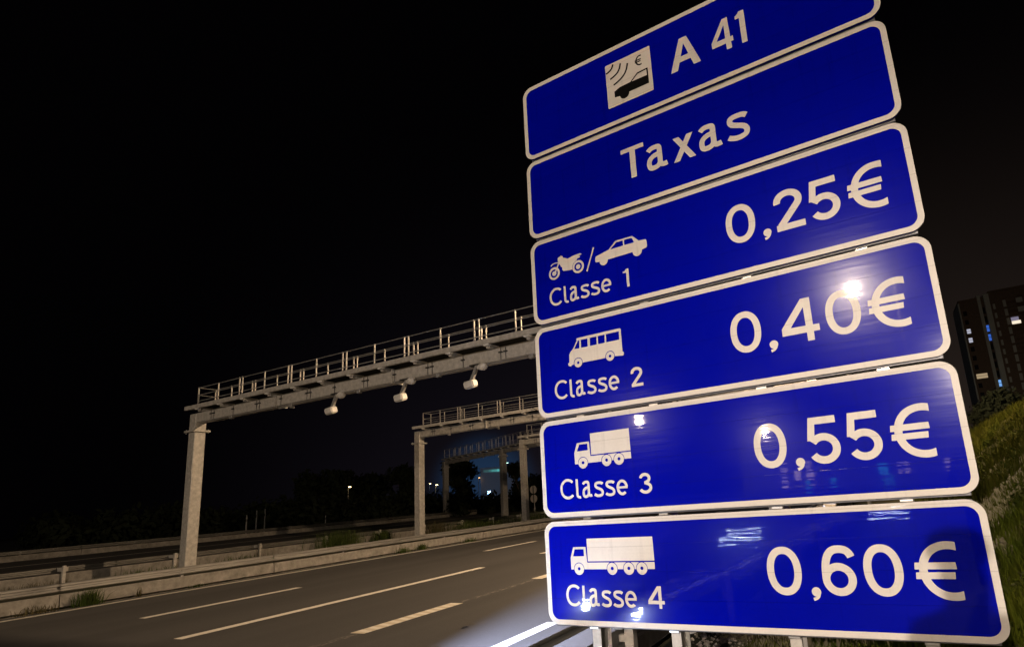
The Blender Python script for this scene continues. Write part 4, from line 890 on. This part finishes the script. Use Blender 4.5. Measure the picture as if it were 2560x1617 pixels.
# photographer waiting beside the tripod, between the floodlight and the sign: only the cast shadow is in the picture
def person(x, y, z0, label):
    root = empty('person', (x, y, z0), label=label, category='person')
    J = {'pelvis': (0, 0, .93), 'waist': (0, .01, 1.08), 'chest': (0, .0, 1.30), 'neck': (0, .01, 1.47), 'head0': (0, .02, 1.56), 'head1': (0, .02, 1.68),
         'shl': (-.17, 0, 1.40), 'ell': (-.25, .02, 1.13), 'wrl': (-.16, .20, 1.06), 'shr': (.17, 0, 1.40), 'elr': (.25, -.01, 1.13), 'wrr': (.24, .06, .88),
         'hil': (-.10, 0, .88), 'knl': (-.12, .02, .49), 'anl': (-.13, -.02, .09), 'tol': (-.14, .15, .04), 'hir': (.10, 0, .88), 'knr': (.12, .02, .49), 'anr': (.14, -.02, .09), 'tor': (.16, .15, .04)}
    RD = {'pelvis': .145, 'waist': .13, 'chest': .155, 'neck': .065, 'head0': .085, 'head1': .10, 'shl': .075, 'ell': .05, 'wrl': .035, 'shr': .075, 'elr': .05, 'wrr': .035, 'hil': .10, 'knl': .065, 'anl': .045, 'tol': .04, 'hir': .10, 'knr': .065, 'anr': .045, 'tor': .04}
    E = ['pelvis waist', 'waist chest', 'chest neck', 'neck head0', 'head0 head1', 'chest shl', 'shl ell', 'ell wrl', 'chest shr', 'shr elr', 'elr wrr', 'pelvis hil', 'hil knl', 'knl anl', 'anl tol', 'pelvis hir', 'hir knr', 'knr anr', 'anr tor']
    names = list(J); me = bpy.data.meshes.new('body'); me.from_pydata([J[k] for k in names], [tuple(names.index(q) for q in e.split()) for e in E], [])
    me.materials.append(mat('dark jacket and trousers', (.03, .03, .035), .8)); o = bpy.data.objects.new('body', me); COL.objects.link(o); o.parent = root
    sk = o.modifiers.new('skin', 'SKIN'); sv = me.skin_vertices[0].data if me.skin_vertices else None
    if sv is None:
        import bmesh
        bm = bmesh.new(); bm.from_mesh(me); bm.verts.layers.skin.verify(); bm.to_mesh(me); bm.free(); sv = me.skin_vertices[0].data
    for i, k in enumerate(names): sv[i].radius = (RD[k], RD[k]*(.75 if k in ('chest', 'waist', 'pelvis') else 1))
    sv[0].use_root = True
    sb = o.modifiers.new('smooth', 'SUBSURF'); sb.levels = 2; sb.render_levels = 2
    h = MB().lathe([(.02, 1.66), (.085, 1.665), (.113, 1.70), (.112, 1.745), (.085, 1.785), (.03, 1.80)], Matrix.Translation((0, .005, 0)), 16); h.build('hair', mat('dark hair', (.02, .015, .01), .7), root, smooth=True)
    SK = mat('skin', (.45, .28, .2), .5)
    for sx, wr, dr in ((-1, 'wrl', (.25, .9, -.1)), (1, 'wrr', (0, .35, -.95))):
        d = Vector(dr).normalized(); p = Vector(J[wr]); q = p+d*.09; hb = MB(); hb.tube(p, q, .032, .038, 8)
        for k in range(4): hb.tube(q+Vector(((k-1.5)*.019, 0, 0)), q+Vector(((k-1.5)*.021, .012, 0))+d*(.075-.01*abs(k-1.3)), .009, .007, 6)
        hb.tube(p+d*.03+Vector((-sx*.03, 0, 0)), p+d*.09+Vector((-sx*.055, .01, 0)), .011, .008, 6)
        hb.build('hand', SK, root)
    return root
person(0.50, 0.0, gz(0.5)-.02, 'person in dark clothes beside the camera, seen only as a shadow on the lowest panel')
